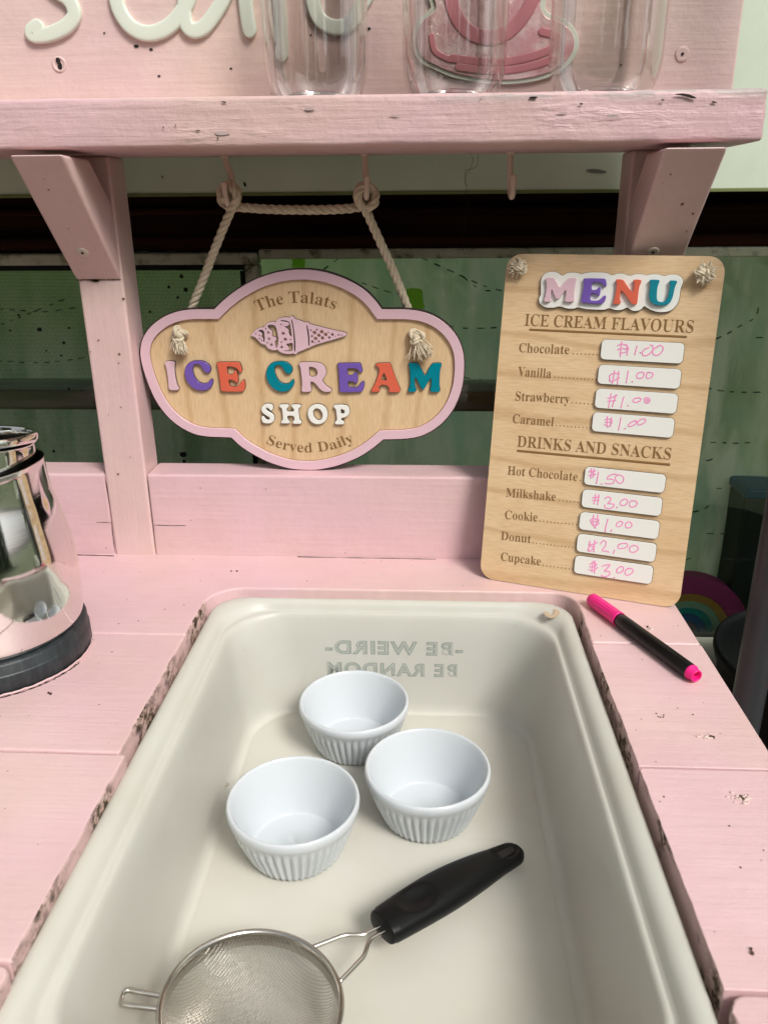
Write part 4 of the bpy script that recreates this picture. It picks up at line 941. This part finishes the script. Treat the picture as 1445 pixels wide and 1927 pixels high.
MU = [(1088, 120), (1100, 108), (1180, 110), (1192, 122), (1180, 145), (1168, 180), (1160, 260), (1165, 310), (1190, 328), (1235, 325), (1265, 290), (1282, 220), (1290, 160), (1282, 130), (1290, 115), (1350, 118), (1363, 128), (1350, 150), (1335, 190), (1320, 270), (1295, 330), (1250, 358), (1180, 362), (1120, 345), (1088, 300), (1085, 240), (1098, 170), (1098, 145)]
for nm, pts, mm in (('pink_letter', MM, PINKAC), ('purple_letter', ME, PURPLE), ('coral_letter', MNn, CORAL), ('teal_letter', MU, TEAL)):
    plate(nm, [[PMG.uv(*q) for q in zp(MO, MSc, pts)]], .0025, .0048, mm, MN, .0002)
def menu_text(name, s, a, b, cap, off=.016):
    ua, va = PM.uv(*a); ub, vb = PM.uv(*b); L_ = math.hypot(ub - ua, vb - va); cx, sx = (ub - ua) / L_, (vb - va) / L_
    return text_mesh(name, s, cap, L_, 0, .00022, ENGRAVE, MN, lambda x, y: (ua + x * cx - y * sx, va + x * sx + y * cx), off)
def bar(name, a, b, wd):
    ua, va = PM.uv(*a); ub, vb = PM.uv(*b)
    return stroke(name, [(ua, va, 0), (ub, vb, 0)], wd, .0002, ENGRAVE, MN, PM, 0, 8, 1, False)
menu_text('engraved_heading', 'ICE CREAM FLAVOURS', (986.4, 612.5), (1303.5, 626.2), .0090, .018); bar('engraved_underline', (997, 620.4), (1290, 634), .0019)
menu_text('engraved_heading', 'DRINKS AND SNACKS', (972.3, 840.1), (1261.2, 865.1), .0090, .016); bar('engraved_underline', (974, 848.4), (1258, 874.4), .0021)
for s, a, b, d0, d1, nd in (('Chocolate', (975.8, 662.5), (1070.4, 666.5), (1078, 666.6), (1123, 668), 7), ('Vanilla', (973.8, 707.1), (1036.4, 711.4), (1043.5, 710.4), (1121, 715.3), 12), ('Strawberry', (969.2, 753.3), (1071.6, 759.1), (1076, 758.6), (1113.8, 761.3), 6),
                            ('Caramel', (964, 795.5), (1041.1, 802.1), (1046.2, 801.6), (1110.7, 806), 10), ('Hot Chocolate', (954.3, 892.8), (1086, 905), (1091.5, 904.8), (1099, 906), 2), ('Milkshake', (951.6, 934.3), (1045, 942.5), (1052, 942.3), (1087.2, 946), 6),
                            ('Cookie', (949.6, 976.1), (1011, 981.2), (1015.5, 981.2), (1084.1, 987.9), 11), ('Donut', (941.8, 1015.2), (998.5, 1021.9), (1002.5, 1021.9), (1083.3, 1031.7), 13), ('Cupcake', (941.8, 1054.3), (1016.9, 1064.1), (1021.2, 1064.1), (1077.5, 1072), 9)):
    t = menu_text('engraved_item', s, a, b, .0072, .015)
    bm = bmesh.new(); bm.from_mesh(t.data)
    for k in range(nd):
        f = k / max(1, nd - 1); u, v = PM.uv(d0[0] + (d1[0] - d0[0]) * f, d0[1] + (d1[1] - d0[1]) * f); disc_bm(bm, u, v + .0003, .00052, .0, .00022, 8)
    bm.to_mesh(t.data); bm.free()
# white wipe-clean price plates with pink handwriting
Z5, Z6, ZS = (1095, 630), (1070, 865), 7.049
PR = [((1132.6, 638.5), (1283, 684.6), Z5, [[(525, 95), (515, 180), (505, 285)], [(590, 130), (600, 200), (595, 270)], [(470, 140), (540, 125), (600, 150), (610, 200), (560, 235), (500, 240)], [(470, 200), (510, 180), (590, 190)], [(728, 150), (712, 210), (698, 260)], [(768, 238), (776, 238)], [(885, 170), (830, 190), (800, 230), (805, 270), (850, 275), (905, 240), (940, 190), (935, 145), (905, 135)], [(1010, 155), (960, 180), (935, 220), (945, 260), (990, 272), (1040, 245), (1072, 195), (1065, 155), (1030, 140), (990, 160)]]),
      ((1127, 686), (1277.3, 732.1), Z5, [[(430, 475), (415, 560), (400, 640)], [(485, 485), (475, 570), (465, 655)], [(365, 540), (420, 510), (490, 520)], [(360, 600), (390, 620), (490, 570)], [(365, 540), (365, 600)], [(612, 480), (598, 560), (585, 635)], [(658, 625), (668, 622)], [(790, 495), (740, 510), (720, 550), (745, 578), (795, 570), (822, 530), (810, 500), (780, 495)], [(870, 495), (850, 540), (860, 575), (905, 570), (940, 535), (925, 505), (880, 500)]]),
      ((1122, 730.7), (1270.9, 779), Z5, [[(385, 780), (365, 880), (350, 960)], [(450, 800), (420, 880), (400, 950)], [(340, 840), (400, 830), (460, 800)], [(340, 880), (440, 870)], [(555, 825), (530, 900), (515, 965)], [(603, 940), (611, 940)], [(740, 835), (690, 850), (675, 880), (705, 895), (760, 880), (780, 850), (755, 832)], [(820, 850), (860, 830), (895, 860), (885, 895), (850, 905), (825, 880), (850, 860), (875, 870), (855, 890)]]),
      ((1116.3, 775.4), (1264.5, 824.4), Z5, [[(335, 1085), (330, 1150), (340, 1225)], [(390, 1100), (375, 1210)], [(305, 1125), (350, 1115), (400, 1140), (350, 1160), (310, 1160)], [(300, 1190), (350, 1215), (395, 1170)], [(515, 1100), (500, 1180), (482, 1260)], [(562, 1245), (571, 1243)], [(700, 1140), (640, 1165), (610, 1205), (640, 1215), (700, 1185), (725, 1150), (705, 1140)], [(770, 1125), (735, 1165), (745, 1195), (800, 1180), (840, 1145), (825, 1115), (780, 1120)]]),
      ((1101.5, 878), (1248.5, 928.1), Z6, [[(300, 120), (290, 245)], [(335, 125), (320, 230)], [(265, 160), (350, 150)], [(265, 210), (350, 190)], [(290, 140), (340, 200)], [(392, 165), (380, 240), (365, 310)], [(430, 322), (438, 322)], [(625, 190), (545, 205), (505, 255), (560, 255), (600, 275), (585, 310), (530, 320), (480, 310)], [(640, 205), (615, 240), (635, 285), (680, 312), (720, 285), (725, 240), (690, 205), (640, 200)]]),
      ((1096.7, 920.3), (1242, 971.7), Z6, [[(355, 460), (350, 525), (330, 585)], [(400, 465), (390, 530), (378, 595)], [(315, 505), (400, 495)], [(315, 540), (395, 535)], [(478, 515), (520, 490), (555, 510), (545, 550), (515, 580), (600, 590), (580, 630), (530, 648), (480, 630), (478, 600)], [(632, 632), (641, 630)], [(740, 520), (695, 545), (680, 585), (710, 608), (755, 595), (780, 550), (760, 525), (730, 522)], [(850, 540), (810, 560), (805, 610), (840, 628), (890, 610), (905, 570), (875, 545), (830, 545)]]),
      ((1092, 962.9), (1236.7, 1015.1), Z6, [[(330, 735), (320, 830), (350, 905)], [(385, 740), (370, 830), (345, 900)], [(290, 800), (330, 780), (400, 800)], [(285, 800), (310, 860), (350, 880), (400, 840)], [(290, 820), (390, 820)], [(518, 790), (495, 870), (478, 960)], [(568, 928), (556, 950)], [(680, 815), (640, 840), (630, 875), (660, 888), (700, 865), (715, 835), (690, 815)], [(790, 825), (755, 845), (752, 890), (785, 905), (825, 890), (835, 850), (805, 825), (770, 830)]]),
      ((1087.3, 1004), (1231, 1058.2), Z6, [[(280, 1080), (270, 1150), (260, 1210)], [(345, 1070), (330, 1220)], [(265, 1120), (330, 1120), (375, 1095)], [(250, 1190), (280, 1215), (330, 1160), (270, 1140)], [(420, 1115), (455, 1075), (490, 1085), (485, 1140), (440, 1205), (490, 1210), (530, 1225)], [(605, 1200), (588, 1240)], [(660, 1125), (650, 1165), (690, 1178), (765, 1160), (775, 1115), (720, 1108), (660, 1125)], [(850, 1140), (810, 1160), (805, 1205), (840, 1230), (890, 1215), (920, 1180), (900, 1145), (850, 1135)]]),
      ((1082.5, 1044.9), (1224.6, 1099.8), Z6, [[(345, 1340), (340, 1500)], [(320, 1345), (305, 1480)], [(280, 1390), (320, 1365), (370, 1385), (330, 1420), (280, 1420)], [(265, 1455), (320, 1470), (380, 1430)], [(440, 1415), (500, 1395), (545, 1395), (500, 1450), (470, 1475), (540, 1485), (530, 1530), (480, 1552), (430, 1535)], [(597, 1560), (604, 1566)], [(690, 1415), (645, 1445), (635, 1490), (670, 1500), (715, 1475), (725, 1430), (690, 1415)], [(790, 1440), (755, 1465), (745, 1510), (780, 1530), (835, 1505), (852, 1465), (820, 1440), (775, 1450)]])]
PMP = Plane(MBL + PM.n * .0020, PM.e1, PM.e2)
def disc_end(bm, u, v, r):  disc_bm(bm, u, v, r, .00215, .00245, 9)
for tl, br, zo, strokes in PR:
    u0, v1 = PMP.uv(*tl); u1, v0 = PMP.uv(*br); rr = rrect(u0, u1, v0, v1, .0034, 6)
    p = plate('price_plate', [rr], .0002, .0021, WHITEAC, MN, .00015, 0)
    rim_strip([rr], .0003, .0001, .0013, BURNT, p)
    bm = bmesh.new()
    for s in strokes:
        P = smooth_path([(*PMP.uv(*q), .00215 + .00002 * rnd.random()) for q in zp(zo, ZS, s)], 5)
        rw = [.00050 + .00007 * noise.noise(Vector((i * .31, s[0][0], 0))) for i in range(len(P))]
        tube_bm(bm, P, rw, 8, flat=(Vector((0, 0, 1)), .00018))
        for q in (P[0], P[-1]): disc_bm(bm, q.x, q.y, .00050, .0021, .00231, 10)
    w_ = from_bm('handwriting', bm, INK, p)
    bm = bmesh.new()
    for s in strokes:
        q = zp(zo, ZS, [s[-1]])[0]; u, v = PMP.uv(*q)
        if len(s) < 6: disc_bm(bm, u, v, .00034, .0021, .00239, 8)
    from_bm('ink_dot', bm, INKDOT, p)
ku, kv = PM.uv(982, 505); knot(MN, ku, kv, .0040, .0052, 176, .0085, .7, 90, 11)
ku, kv = PM.uv(1321, 513); knot(MN, ku, kv, .0044, .0052, -35, .0088, .95, 120, 12)

# ------------------------------------------------------------------ pink marker pen
p0, p1 = atZ(1112, 1127, .0060), atZ(1311, 1273, .0060); ax = (p1 - p0); LP_ = ax.length
MP = Matrix((ax.normalized(), Vector((0, 0, 1)).cross(ax.normalized()), Vector((0, 0, 1)))).transposed().to_4x4(); MP.translation = p0
PEN = empty('marker_pen', 'pink capped black marker pen lying on the counter in front of the menu board', 'pen', MP)
def xlathe(name, prof, m_, fn=None):
    bm = bmesh.new(); rings = lathe_bm(bm, prof, 60, fn=fn); bm.transform(Matrix.Rotation(R(90), 4, 'Y')); return from_bm(name, bm, m_, PEN, True)
jx = (atZ(1164, 1166, .006) - p0).dot(ax.normalized())
capf = lambda th, r, z: (r - (.00035 if (math.cos(th * 14) > .1 and .008 < z < jx - .006) else 0), z)
cp = [(.0003, 0.0), (.0040, .0), (.0050, .0006), (.0054, .0018)] + [(.0055 + .0003 * k / 20, .002 + (jx - .003) * k / 20) for k in range(21)] + [(.0058, jx), (.0052, jx)]
xlathe('cap', cp, HOTPINK, capf)
be = LP_ - .0062
xlathe('barrel', [(.0050, jx - .002), (.0050, jx + .0003), (.0054, jx + .0008), (.0055, jx + .01), (.0055, be - .001), (.0053, be)], BLACKGLOSS)
xlathe('end_plug', [(.0050, be - .001), (.0054, be + .0002), (.0054, be + .0012), (.0045, be + .0018), (.0043, LP_ - .0004), (.0040, LP_), (.0035, LP_ - .0001), (.0033, LP_ - .0006), (.0032, LP_ - .007), (.0002, LP_ - .0072)], HOTPINK)

# ------------------------------------------------------------------ house wall with window behind
HS = empty('house_wall', 'pale sage house wall with dark recessed beam and window behind the kitchen', 'house', loc=(0, .08, 0))
HI = Matrix.Translation((0, -.08, 0))
def hp(o): o.parent = HS; o.matrix_parent_inverse = HI; return o
def siding_mat():
    m = mat('sage_siding', (.62, .70, .60), .5); b = m.node_tree.nodes['Principled BSDF']; v = coords(m)
    n = noise_t(m, v, 14, 5, .6); L(m, mixc(m, ramp(m, n, [(.35, BW[0]), (.75, BW[1])]), (.63, .72, .60, 1), (.55, .63, .51, 1)), b.inputs['Base Color']); L(m, bump(m, noise_t(m, v, 120, 3), .08, .0006), b.inputs['Normal']); return m
SID = siding_mat()
ZS0 = atY(700, 364, .078).z
hp(box('siding', -3.2, 3.2, .078, .098, ZS0, 2.6, SID, None, .002)).name = 'siding'
def mark(px, py, rx, ry, m_):
    bm = bmesh.new(); p = atY(px, py, .0776); disc_bm(bm, 0, 0, 1, 0, .0002, 14)
    for v in bm.verts: v.co = (p.x + v.co.x * rx * (1 + .3 * noise.noise(Vector((v.co.y * 3, px, 0)))), p.y - v.co.z, p.z + v.co.y * ry - v.co.x * ry * .5)
    hp(from_bm('scuff_mark', bm, m_, None))
mark(1122, 322, .0085, .0016, mat('scuff_grey', (.17, .20, .17), .7)); mark(461, 347, .0013, .0018, DARK); mark(306, 333, .0006, .0012, DARK)
LIP_SHADE = mat('lip_shade', (.16, .19, .07), .9)
hp(box('siding_shade_strip', -3.2, 3.2, .0765, .078, ZS0 - .0012, ZS0 + .0016, LIP_SHADE, None, .0005))  # slim shading at the siding's lower edge, painted as a dark strip
DKW = mat('dark_stained_wood', (.028, .010, .005), .8, spec=.12)
def dkw():
    b = DKW.node_tree.nodes['Principled BSDF']; v = coords(DKW, (3, 60, 60)); n = noise_t(DKW, v, 1, 6, .6)
    L(DKW, ramp(DKW, n, [(.35, (.004, .002, .0015)), (.72, (.05, .014, .005))]), b.inputs['Base Color']); L(DKW, bump(DKW, n, .5, .002), b.inputs['Normal'])
dkw()
ZB0 = atY(700, 477, .128).z
hp(box('beam', -3.2, 3.2, .150, .20, ZB0, 2.5, DKW, None, .002))
for ya, yb, yy in ((388, 402, .142), (444, 470, .138)):
    hp(box('beam_ledge', -3.2, 3.2, yy, .1495, atY(700, yb, yy).z, atY(700, ya, yy).z, DKW, None, .003))
FRM = mat('aged_white_frame', (.46, .48, .36), .5)
def frm():
    b = FRM.node_tree.nodes['Principled BSDF']; v = coords(FRM); n = noise_t(FRM, v, 55, 5, .65)
    L(FRM, ramp(FRM, n, [(.34, (.10, .10, .05)), (.48, (.44, .46, .34)), (.8, (.52, .54, .43))]), b.inputs['Base Color'])
frm()
YF = .132
zt, zb = atY(300, 477, YF).z, atY(300, 499, YF).z; xr0, xr1 = atY(466, 600, YF).x, atY(491, 600, YF).x
ZSILL = atY(1380, 1192, .168).z
WFR = hp(box('window_frame', -3.0, xr1, YF, .152, zb, zt, FRM, None, .002))
hp(box('window_frame', xr0, xr1, YF + .0006, .152, ZSILL, zb - .0003, FRM, None, .002))
hp(box('window_frame', xr1 + .001, 3.0, .1335, .152, atY(900, 486, .1335).z, ZB0 + .004, FRM, None, .002))
hp(box('frame_gasket', -3.0, xr0 - .0002, YF + .003, .150, zb - .005, zb - .0002, BLACK, None, 0)); hp(box('frame_gasket', xr0 - .005, xr0 - .0002, YF + .003, .150, ZSILL, zb - .006, BLACK, None, 0))
# insect screen: a woven grid of fine dark wires
SCRM = mat('screen_wire', (.05, .075, .035), .7); bm = bmesh.new()
sx0, sx1, sz0, sz1 = -.56, xr0 - .005, ZSILL, zb - .004; step = .00135; hw = .00018
k = sx0
while k < sx1:
    bm.faces.new([bm.verts.new(p) for p in ((k - hw, .1422, sz0), (k + hw, .1422, sz0), (k + hw, .1422, sz1), (k - hw, .1422, sz1))]); k += step
k = sz0
while k < sz1:
    bm.faces.new([bm.verts.new(p) for p in ((sx0, .1425, k - hw), (sx1, .1425, k - hw), (sx1, .1425, k + hw), (sx0, .1425, k + hw))]); k += step
SCR = hp(from_bm('insect_screen', bm, SCRM, None)); DIRT = mat('dirt_black', (.01, .01, .006), .9)
for px, py, s_ in ((75, 620, .0022), (131, 617, .0012), (121, 645, .0016), (116, 669, .0011), (102, 849, .0017), (20, 622, .0010), (130, 732, .0012), (154, 735, .0011), (345, 855, .0036), (347, 868, .002), (342, 520, .002), (350, 545, .0022), (335, 560, .0014), (318, 540, .0014), (36, 593, .0012), (283, 587, .0013), (88, 660, .0009)):
    bm = bmesh.new(); p = atY(px, py, .1415); b0 = 0; disc_bm(bm, 0, 0, s_, 0, .0004, 7)
    for v in list(bm.verts)[b0:]: v.co = (p.x + v.co.x * (.8 + .5 * rnd.random()), p.y - v.co.z, p.z + v.co.y * (.6 + .7 * rnd.random()))
    o = from_bm('dirt_spot', bm, DIRT, SCR)
bm = bmesh.new(); box_bm(bm, -3, 3, .1490, .1500, ZSILL, ZB0 + .003); hp(from_bm('window_pane', bm, PANE, None))
SILLM = mat('inner_sill', (.13, .11, .07), .6)
hp(box('inner_sill', -3, 3, .153, .30, ZSILL - .012, ZSILL, SILLM, None, .002))
SILLW = mat('outer_sill', (.40, .42, .33), .5)
zo = atY(1396, 1240, .10).z
hp(box('outer_sill', -3, 3, .060, .149, zo - .022, zo, SILLW, None, .003))
hp(box('lower_wall', -3.2, 3.2, .078, .15, -.519, zo - .0225, mat('lower_siding', (.30, .34, .27), .6), None, .002))
# ledge inside the room, seen through the glass
e0, e1 = atY(-60, 735, .17).x, atY(1290, 735, .17).x
hp(box('inner_ledge', -1.2, e1, .1700, .185, atY(700, 774, .17).z, atY(700, 737, .17).z, mat('ledge_brown', (.30, .20, .11), .6), None, .002))
hp(box('ledge_cap', -1.2, e1, .1685, .185, atY(700, 736.5, .17).z, atY(700, 718, .17).z, mat('ledge_sage', (.45, .58, .50), .5), None, .002))

# green quilted curtain inside the window
def cy(x, z): return .212 + .006 * math.sin(x * 55 + 2.5 * math.sin(z * 5)) * (.4 + .6 * noise.noise(Vector((x * 4, z * 2, 0)))) + .006 * noise.noise(Vector((x * 13, z * 9, 5))) + .0022 * noise.noise(Vector((x * 50, z * 6, 2)))
def curtain():
    m = mat('green_curtain', (.2, .3, .2), .75); b = m.node_tree.nodes['Principled BSDF']; v = coords(m, (1, 1, 1)); v2 = coords(m, (9, 1, 2.2))
    c = mixc(m, ramp(m, noise_t(m, v, 7, 4), [(.35, BW[0]), (.65, BW[1])]), (.70, .80, .44, 1), (.56, .78, .54, 1))
    bigc = noise_t(m, coords(m, (1.6, 1, 1)), 5.5, 5, .6); c = mixc(m, ramp(m, bigc, [(.38, (.70, .70, .70)), (.62, BW[0])]), c, (.32, .41, .22, 1))
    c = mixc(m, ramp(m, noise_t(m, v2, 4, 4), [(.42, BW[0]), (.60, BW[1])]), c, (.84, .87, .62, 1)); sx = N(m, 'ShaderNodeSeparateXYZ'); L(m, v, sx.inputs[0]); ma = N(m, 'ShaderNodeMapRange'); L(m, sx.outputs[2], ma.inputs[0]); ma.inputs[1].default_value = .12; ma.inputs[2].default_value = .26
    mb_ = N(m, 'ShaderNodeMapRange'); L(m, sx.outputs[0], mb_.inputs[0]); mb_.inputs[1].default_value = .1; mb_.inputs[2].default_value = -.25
    c = mixc(m, mixc(m, 1.0, ma.outputs[0], mb_.outputs[0], 'MULTIPLY'), c, (.55, .80, .26, 1)); L(m, c, b.inputs['Base Color'])  # lawn reflection painted into the fabric colour, greener up and to the left
    tl = N(m, 'ShaderNodeBsdfTranslucent'); L(m, c, tl.inputs['Color']); mx = N(m, 'ShaderNodeMixShader'); mx.inputs[0].default_value = .62; L(m, b.outputs[0], mx.inputs[1]); L(m, tl.outputs[0], mx.inputs[2]); L(m, mx.outputs[0], m.node_tree.nodes['Material Output'].inputs['Surface'])
    nx, nz = 260, 60; bm = bmesh.new(); G = []
    for j in range(nz + 1):
        G.append([bm.verts.new((-1.0 + 2.1 * i / nx, cy(-1.0 + 2.1 * i / nx, -.30 + .66 * j / nz), -.30 + .66 * j / nz)) for i in range(nx + 1)])
    for j in range(nz):
        for i in range(nx): bm.faces.new((G[j][i], G[j][i + 1], G[j + 1][i + 1], G[j + 1][i]))
    o = from_bm('curtain', bm, m, None, True)
    tag(o, 'wrinkled sage green curtain with dark dashed stitching behind the window glass', 'curtain')
    STM = mat('stitch_dark', (.035, .085, .05), .8)
    for line in ([(795, 487), (850, 511), (905, 536), (945, 548)], [(608, 508), (640, 484)], [(680, 532), (725, 548), (760, 556)], [(790, 602), (835, 612), (880, 618), (945, 616)], [(850, 707), (890, 713), (935, 717)], [(-10, 582), (40, 585), (90, 586), (150, 578)], [(0, 612), (60, 588), (130, 560)], [(-5, 679), (60, 684), (110, 681), (165, 672)],
                 [(1345, 640), (1372, 629), (1398, 614), (1425, 598), (1432, 575)], [(1330, 730), (1345, 734), (1370, 738), (1400, 739), (1450, 738)], [(1310, 834), (1345, 834), (1380, 836), (1420, 834)], [(1290, 850), (1330, 868), (1352, 858)], [(1350, 922), (1375, 922), (1412, 922)], [(1302, 965), (1325, 960), (1340, 950)], [(1330, 1006), (1360, 1006), (1390, 1013)], [(1290, 1055), (1312, 1048)], [(1425, 637), (1445, 636)], [(870, 520), (905, 545), (940, 546)], [(1000, 440), (1010, 445)]):
        P = resample(smooth_path([atY(x, y, .208) for x, y in line], 8), .0012); on = True; i = 0
        while i < len(P) - 3:
            ln = rnd.choice((5, 6, 7, 8)); seg = P[i:i + ln]
            if len(seg) > 2: bm = bmesh.new(); tube_bm(bm, [Vector((p.x, cy(p.x, p.z) - .0013, p.z)) for p in seg], [.0003] + [rnd.uniform(.0005, .0009)] * (len(seg) - 2) + [.0003], 6); from_bm('stitch', bm, STM, o)
            i += ln + rnd.choice((4, 5, 7))
    LIME = mat('lit_lawn_patch', (.45, .80, .08), .7); b2 = LIME.node_tree.nodes['Principled BSDF']; tl2 = N(LIME, 'ShaderNodeBsdfTranslucent'); tl2.inputs[0].default_value = (.50, .85, .10, 1); mx2 = N(LIME, 'ShaderNodeMixShader'); mx2.inputs[0].default_value = .6; L(LIME, b2.outputs[0], mx2.inputs[1]); L(LIME, tl2.outputs[0], mx2.inputs[2]); L(LIME, mx2.outputs[0], LIME.node_tree.nodes['Material Output'].inputs['Surface'])
    for px, py, rx, ry in ((778, 566, 21, 20), (560, 493, 13, 13)):  # backlit lawn seen through the window, painted as bright patches on the curtain
        bm = bmesh.new(); cv = atY(px, py, .204); pr = []
        for k in range(40):
            a = 2 * math.pi * k / 40; q = 1 + .35 * noise.noise(Vector((math.cos(a) * 1.3, math.sin(a) * 1.3, px))) + .12 * noise.noise(Vector((math.cos(a) * 4, math.sin(a) * 4, px)))
            x, z = cv.x + rx * q * math.copysign(abs(math.cos(a)) ** .7, math.cos(a)) * .00058, cv.z + ry * q * math.copysign(abs(math.sin(a)) ** .7, math.sin(a)) * .00058
            pr.append(bm.verts.new((x, cy(x, z) - .0018, z)))
        c0 = bm.verts.new((cv.x, cy(cv.x, cv.z) - .0022, cv.z))
        for k in range(40): bm.faces.new((pr[k], pr[(k + 1) % 40], c0))
        from_bm('lit_lawn_patch', bm, LIME, o)
curtain()
# rainbow on the inner sill
rc = atY(1288, 1191, .168); ppm = (atY(1388, 1191, .168) - rc).length / 100
RBW = empty('wooden_rainbow', 'wooden rainbow with pink outer arch standing on the sill behind the glass', 'rainbow', loc=rc)
for r0, r1, col in ((82.5, 118, (.50, .07, .24)), (67, 82, (.60, .36, .08)), (52.5, 66.5, (.36, .66, .46)), (40, 52, (.0, .42, .40)), (24, 39.5, (.01, .16, .46)), (0.5, 23, (.33, .27, .31))):
    m_ = mat('rainbow_%d' % int(r1), col, .55); bm = bmesh.new(); n_ = 48; F, B_ = [], []
    for y in (0.0, .018):
        o_ = [bm.verts.new((r1 * ppm * math.cos(math.pi * k / n_), y, r1 * ppm * math.sin(math.pi * k / n_) + .0005)) for k in range(n_ + 1)]
        i_ = [bm.verts.new((r0 * ppm * math.cos(math.pi * k / n_), y, r0 * ppm * math.sin(math.pi * k / n_) + .0005)) for k in range(n_ + 1)]
        F.append((o_, i_))
    for k in range(n_):
        bm.faces.new((F[0][0][k], F[0][0][k + 1], F[0][1][k + 1], F[0][1][k])); bm.faces.new((F[1][0][k], F[1][1][k], F[1][1][k + 1], F[1][0][k + 1]))
        bm.faces.new((F[0][0][k], F[1][0][k], F[1][0][k + 1], F[0][0][k + 1])); bm.faces.new((F[0][1][k], F[0][1][k + 1], F[1][1][k + 1], F[1][1][k]))
    for e_ in (0, n_): bm.faces.new((F[0][0][e_], F[0][1][e_], F[1][1][e_], F[1][0][e_]))
    o = from_bm('arch', bm, m_, RBW)
    bevel(o, .0008, 2, 50)
# dark box with blue lid at the right inside the room
a, c2 = atY(1402, 932, .17), atY(1402, 1190, .17)
TB = empty('toy_box', 'dark box with blue lid inside the window at the right edge', 'box', loc=(a.x + .08, .19, c2.z))
M_ = Matrix.Translation(-Vector((a.x + .08, .19, c2.z)))
for o in (box('box_body', a.x, a.x + .22, .17, .23, ZSILL + .0005, a.z - .004, mat('toybox_dark', (.02, .028, .02), .6), None, .003), box('lid', a.x - .002, a.x + .222, .166, .232, a.z - .0035, a.z + .008, mat('toybox_blue', (.02, .12, .24), .5), None, .003)):
    o.parent = TB; o.matrix_parent_inverse = M_

# ------------------------------------------------------------------ beside the kitchen at the right: pole, tub, orange moulds
p = atY(1378, 1320, -.1)
bm = bmesh.new(); lathe_bm(bm, [(.0004, -.519), (.0125, -.519), (.0125, -.45), (.0124, .9), (.0118, .906), (.0004, .907)], 32, p.x + .0122, -.1)
tag(from_bm('metal_pole', bm, mat('grey_pole', (.032, .032, .038), .35, spec=.5), None, True), 'dark grey round metal pole standing beside the right end of the counter', 'pole')
TC = Vector((.3775, -.008, -.012)); bm = bmesh.new()
lathe_bm(bm, [(.001, -.34), (.082, -.34), (.09, -.33), (.0945, -.10), (.096, -.096), (.0985, -.090), (.1005, -.083), (.100, -.078), (.0975, -.0765), (.095, -.078), (.0935, -.084), (.0920, -.10), (.084, -.32), (.001, -.325)], 72, TC.x, TC.y)
bmesh.ops.translate(bm, verts=bm.verts, vec=(0, 0, TC.z))
tag(from_bm('black_tub', bm, TUBM, None, True), 'black round plastic tub behind the dark pole, holding orange moulds', 'tub')
ORG = mat('orange_plastic', (.62, .17, .015), .45)
for k, (x, y, z, r, lab) in enumerate(((.330, -.020, -.165, .030, 'orange plastic sand mould topmost in the black tub'), (.338, -.062, -.200, .032, 'orange plastic sand mould lower at the front of the black tub'))):
    bm = bmesh.new(); lathe_bm(bm, [(.001, 0), (r * .8, 0), (r * .84, .003), (r, .05), (r * 1.06, .052), (r * 1.06, .056), (r * .98, .056), (r * .95, .05), (r * .78, .006), (.001, .005)], 12, 0, 0)
    o = from_bm('sand_mould', bm, ORG, None); bevel(o, .0015, 2, 20); o.location = (x, y, z); o.rotation_euler = (R((12, -8)[k]), R((-10, 6)[k]), k * .4); tag(o, lab, 'mould', 'orange moulds in the tub')
# loose thread hanging from the shelf
bm = bmesh.new()
tube_bm(bm, smooth_path([atY(x, y, .034) for x, y in ((885, 289), (890, 300), (884, 318), (876, 320), (875, 335), (877, 348), (878, 352), (877, 362), (878, 400), (873, 425), (871, 455), (872, 474), (876, 479))], 5), .00014, 5)
tube_bm(bm, smooth_path([atY(x, y, .034) for x, y in ((900, 289), (897, 312), (886, 318), (879, 325), (875, 340), (877, 350))], 5), .00016, 5)
tag(from_bm('loose_thread', bm, mat('thread_black', (.012, .012, .01), .8), None), 'thin dark thread hanging from under the shelf near the empty hook', 'thread')
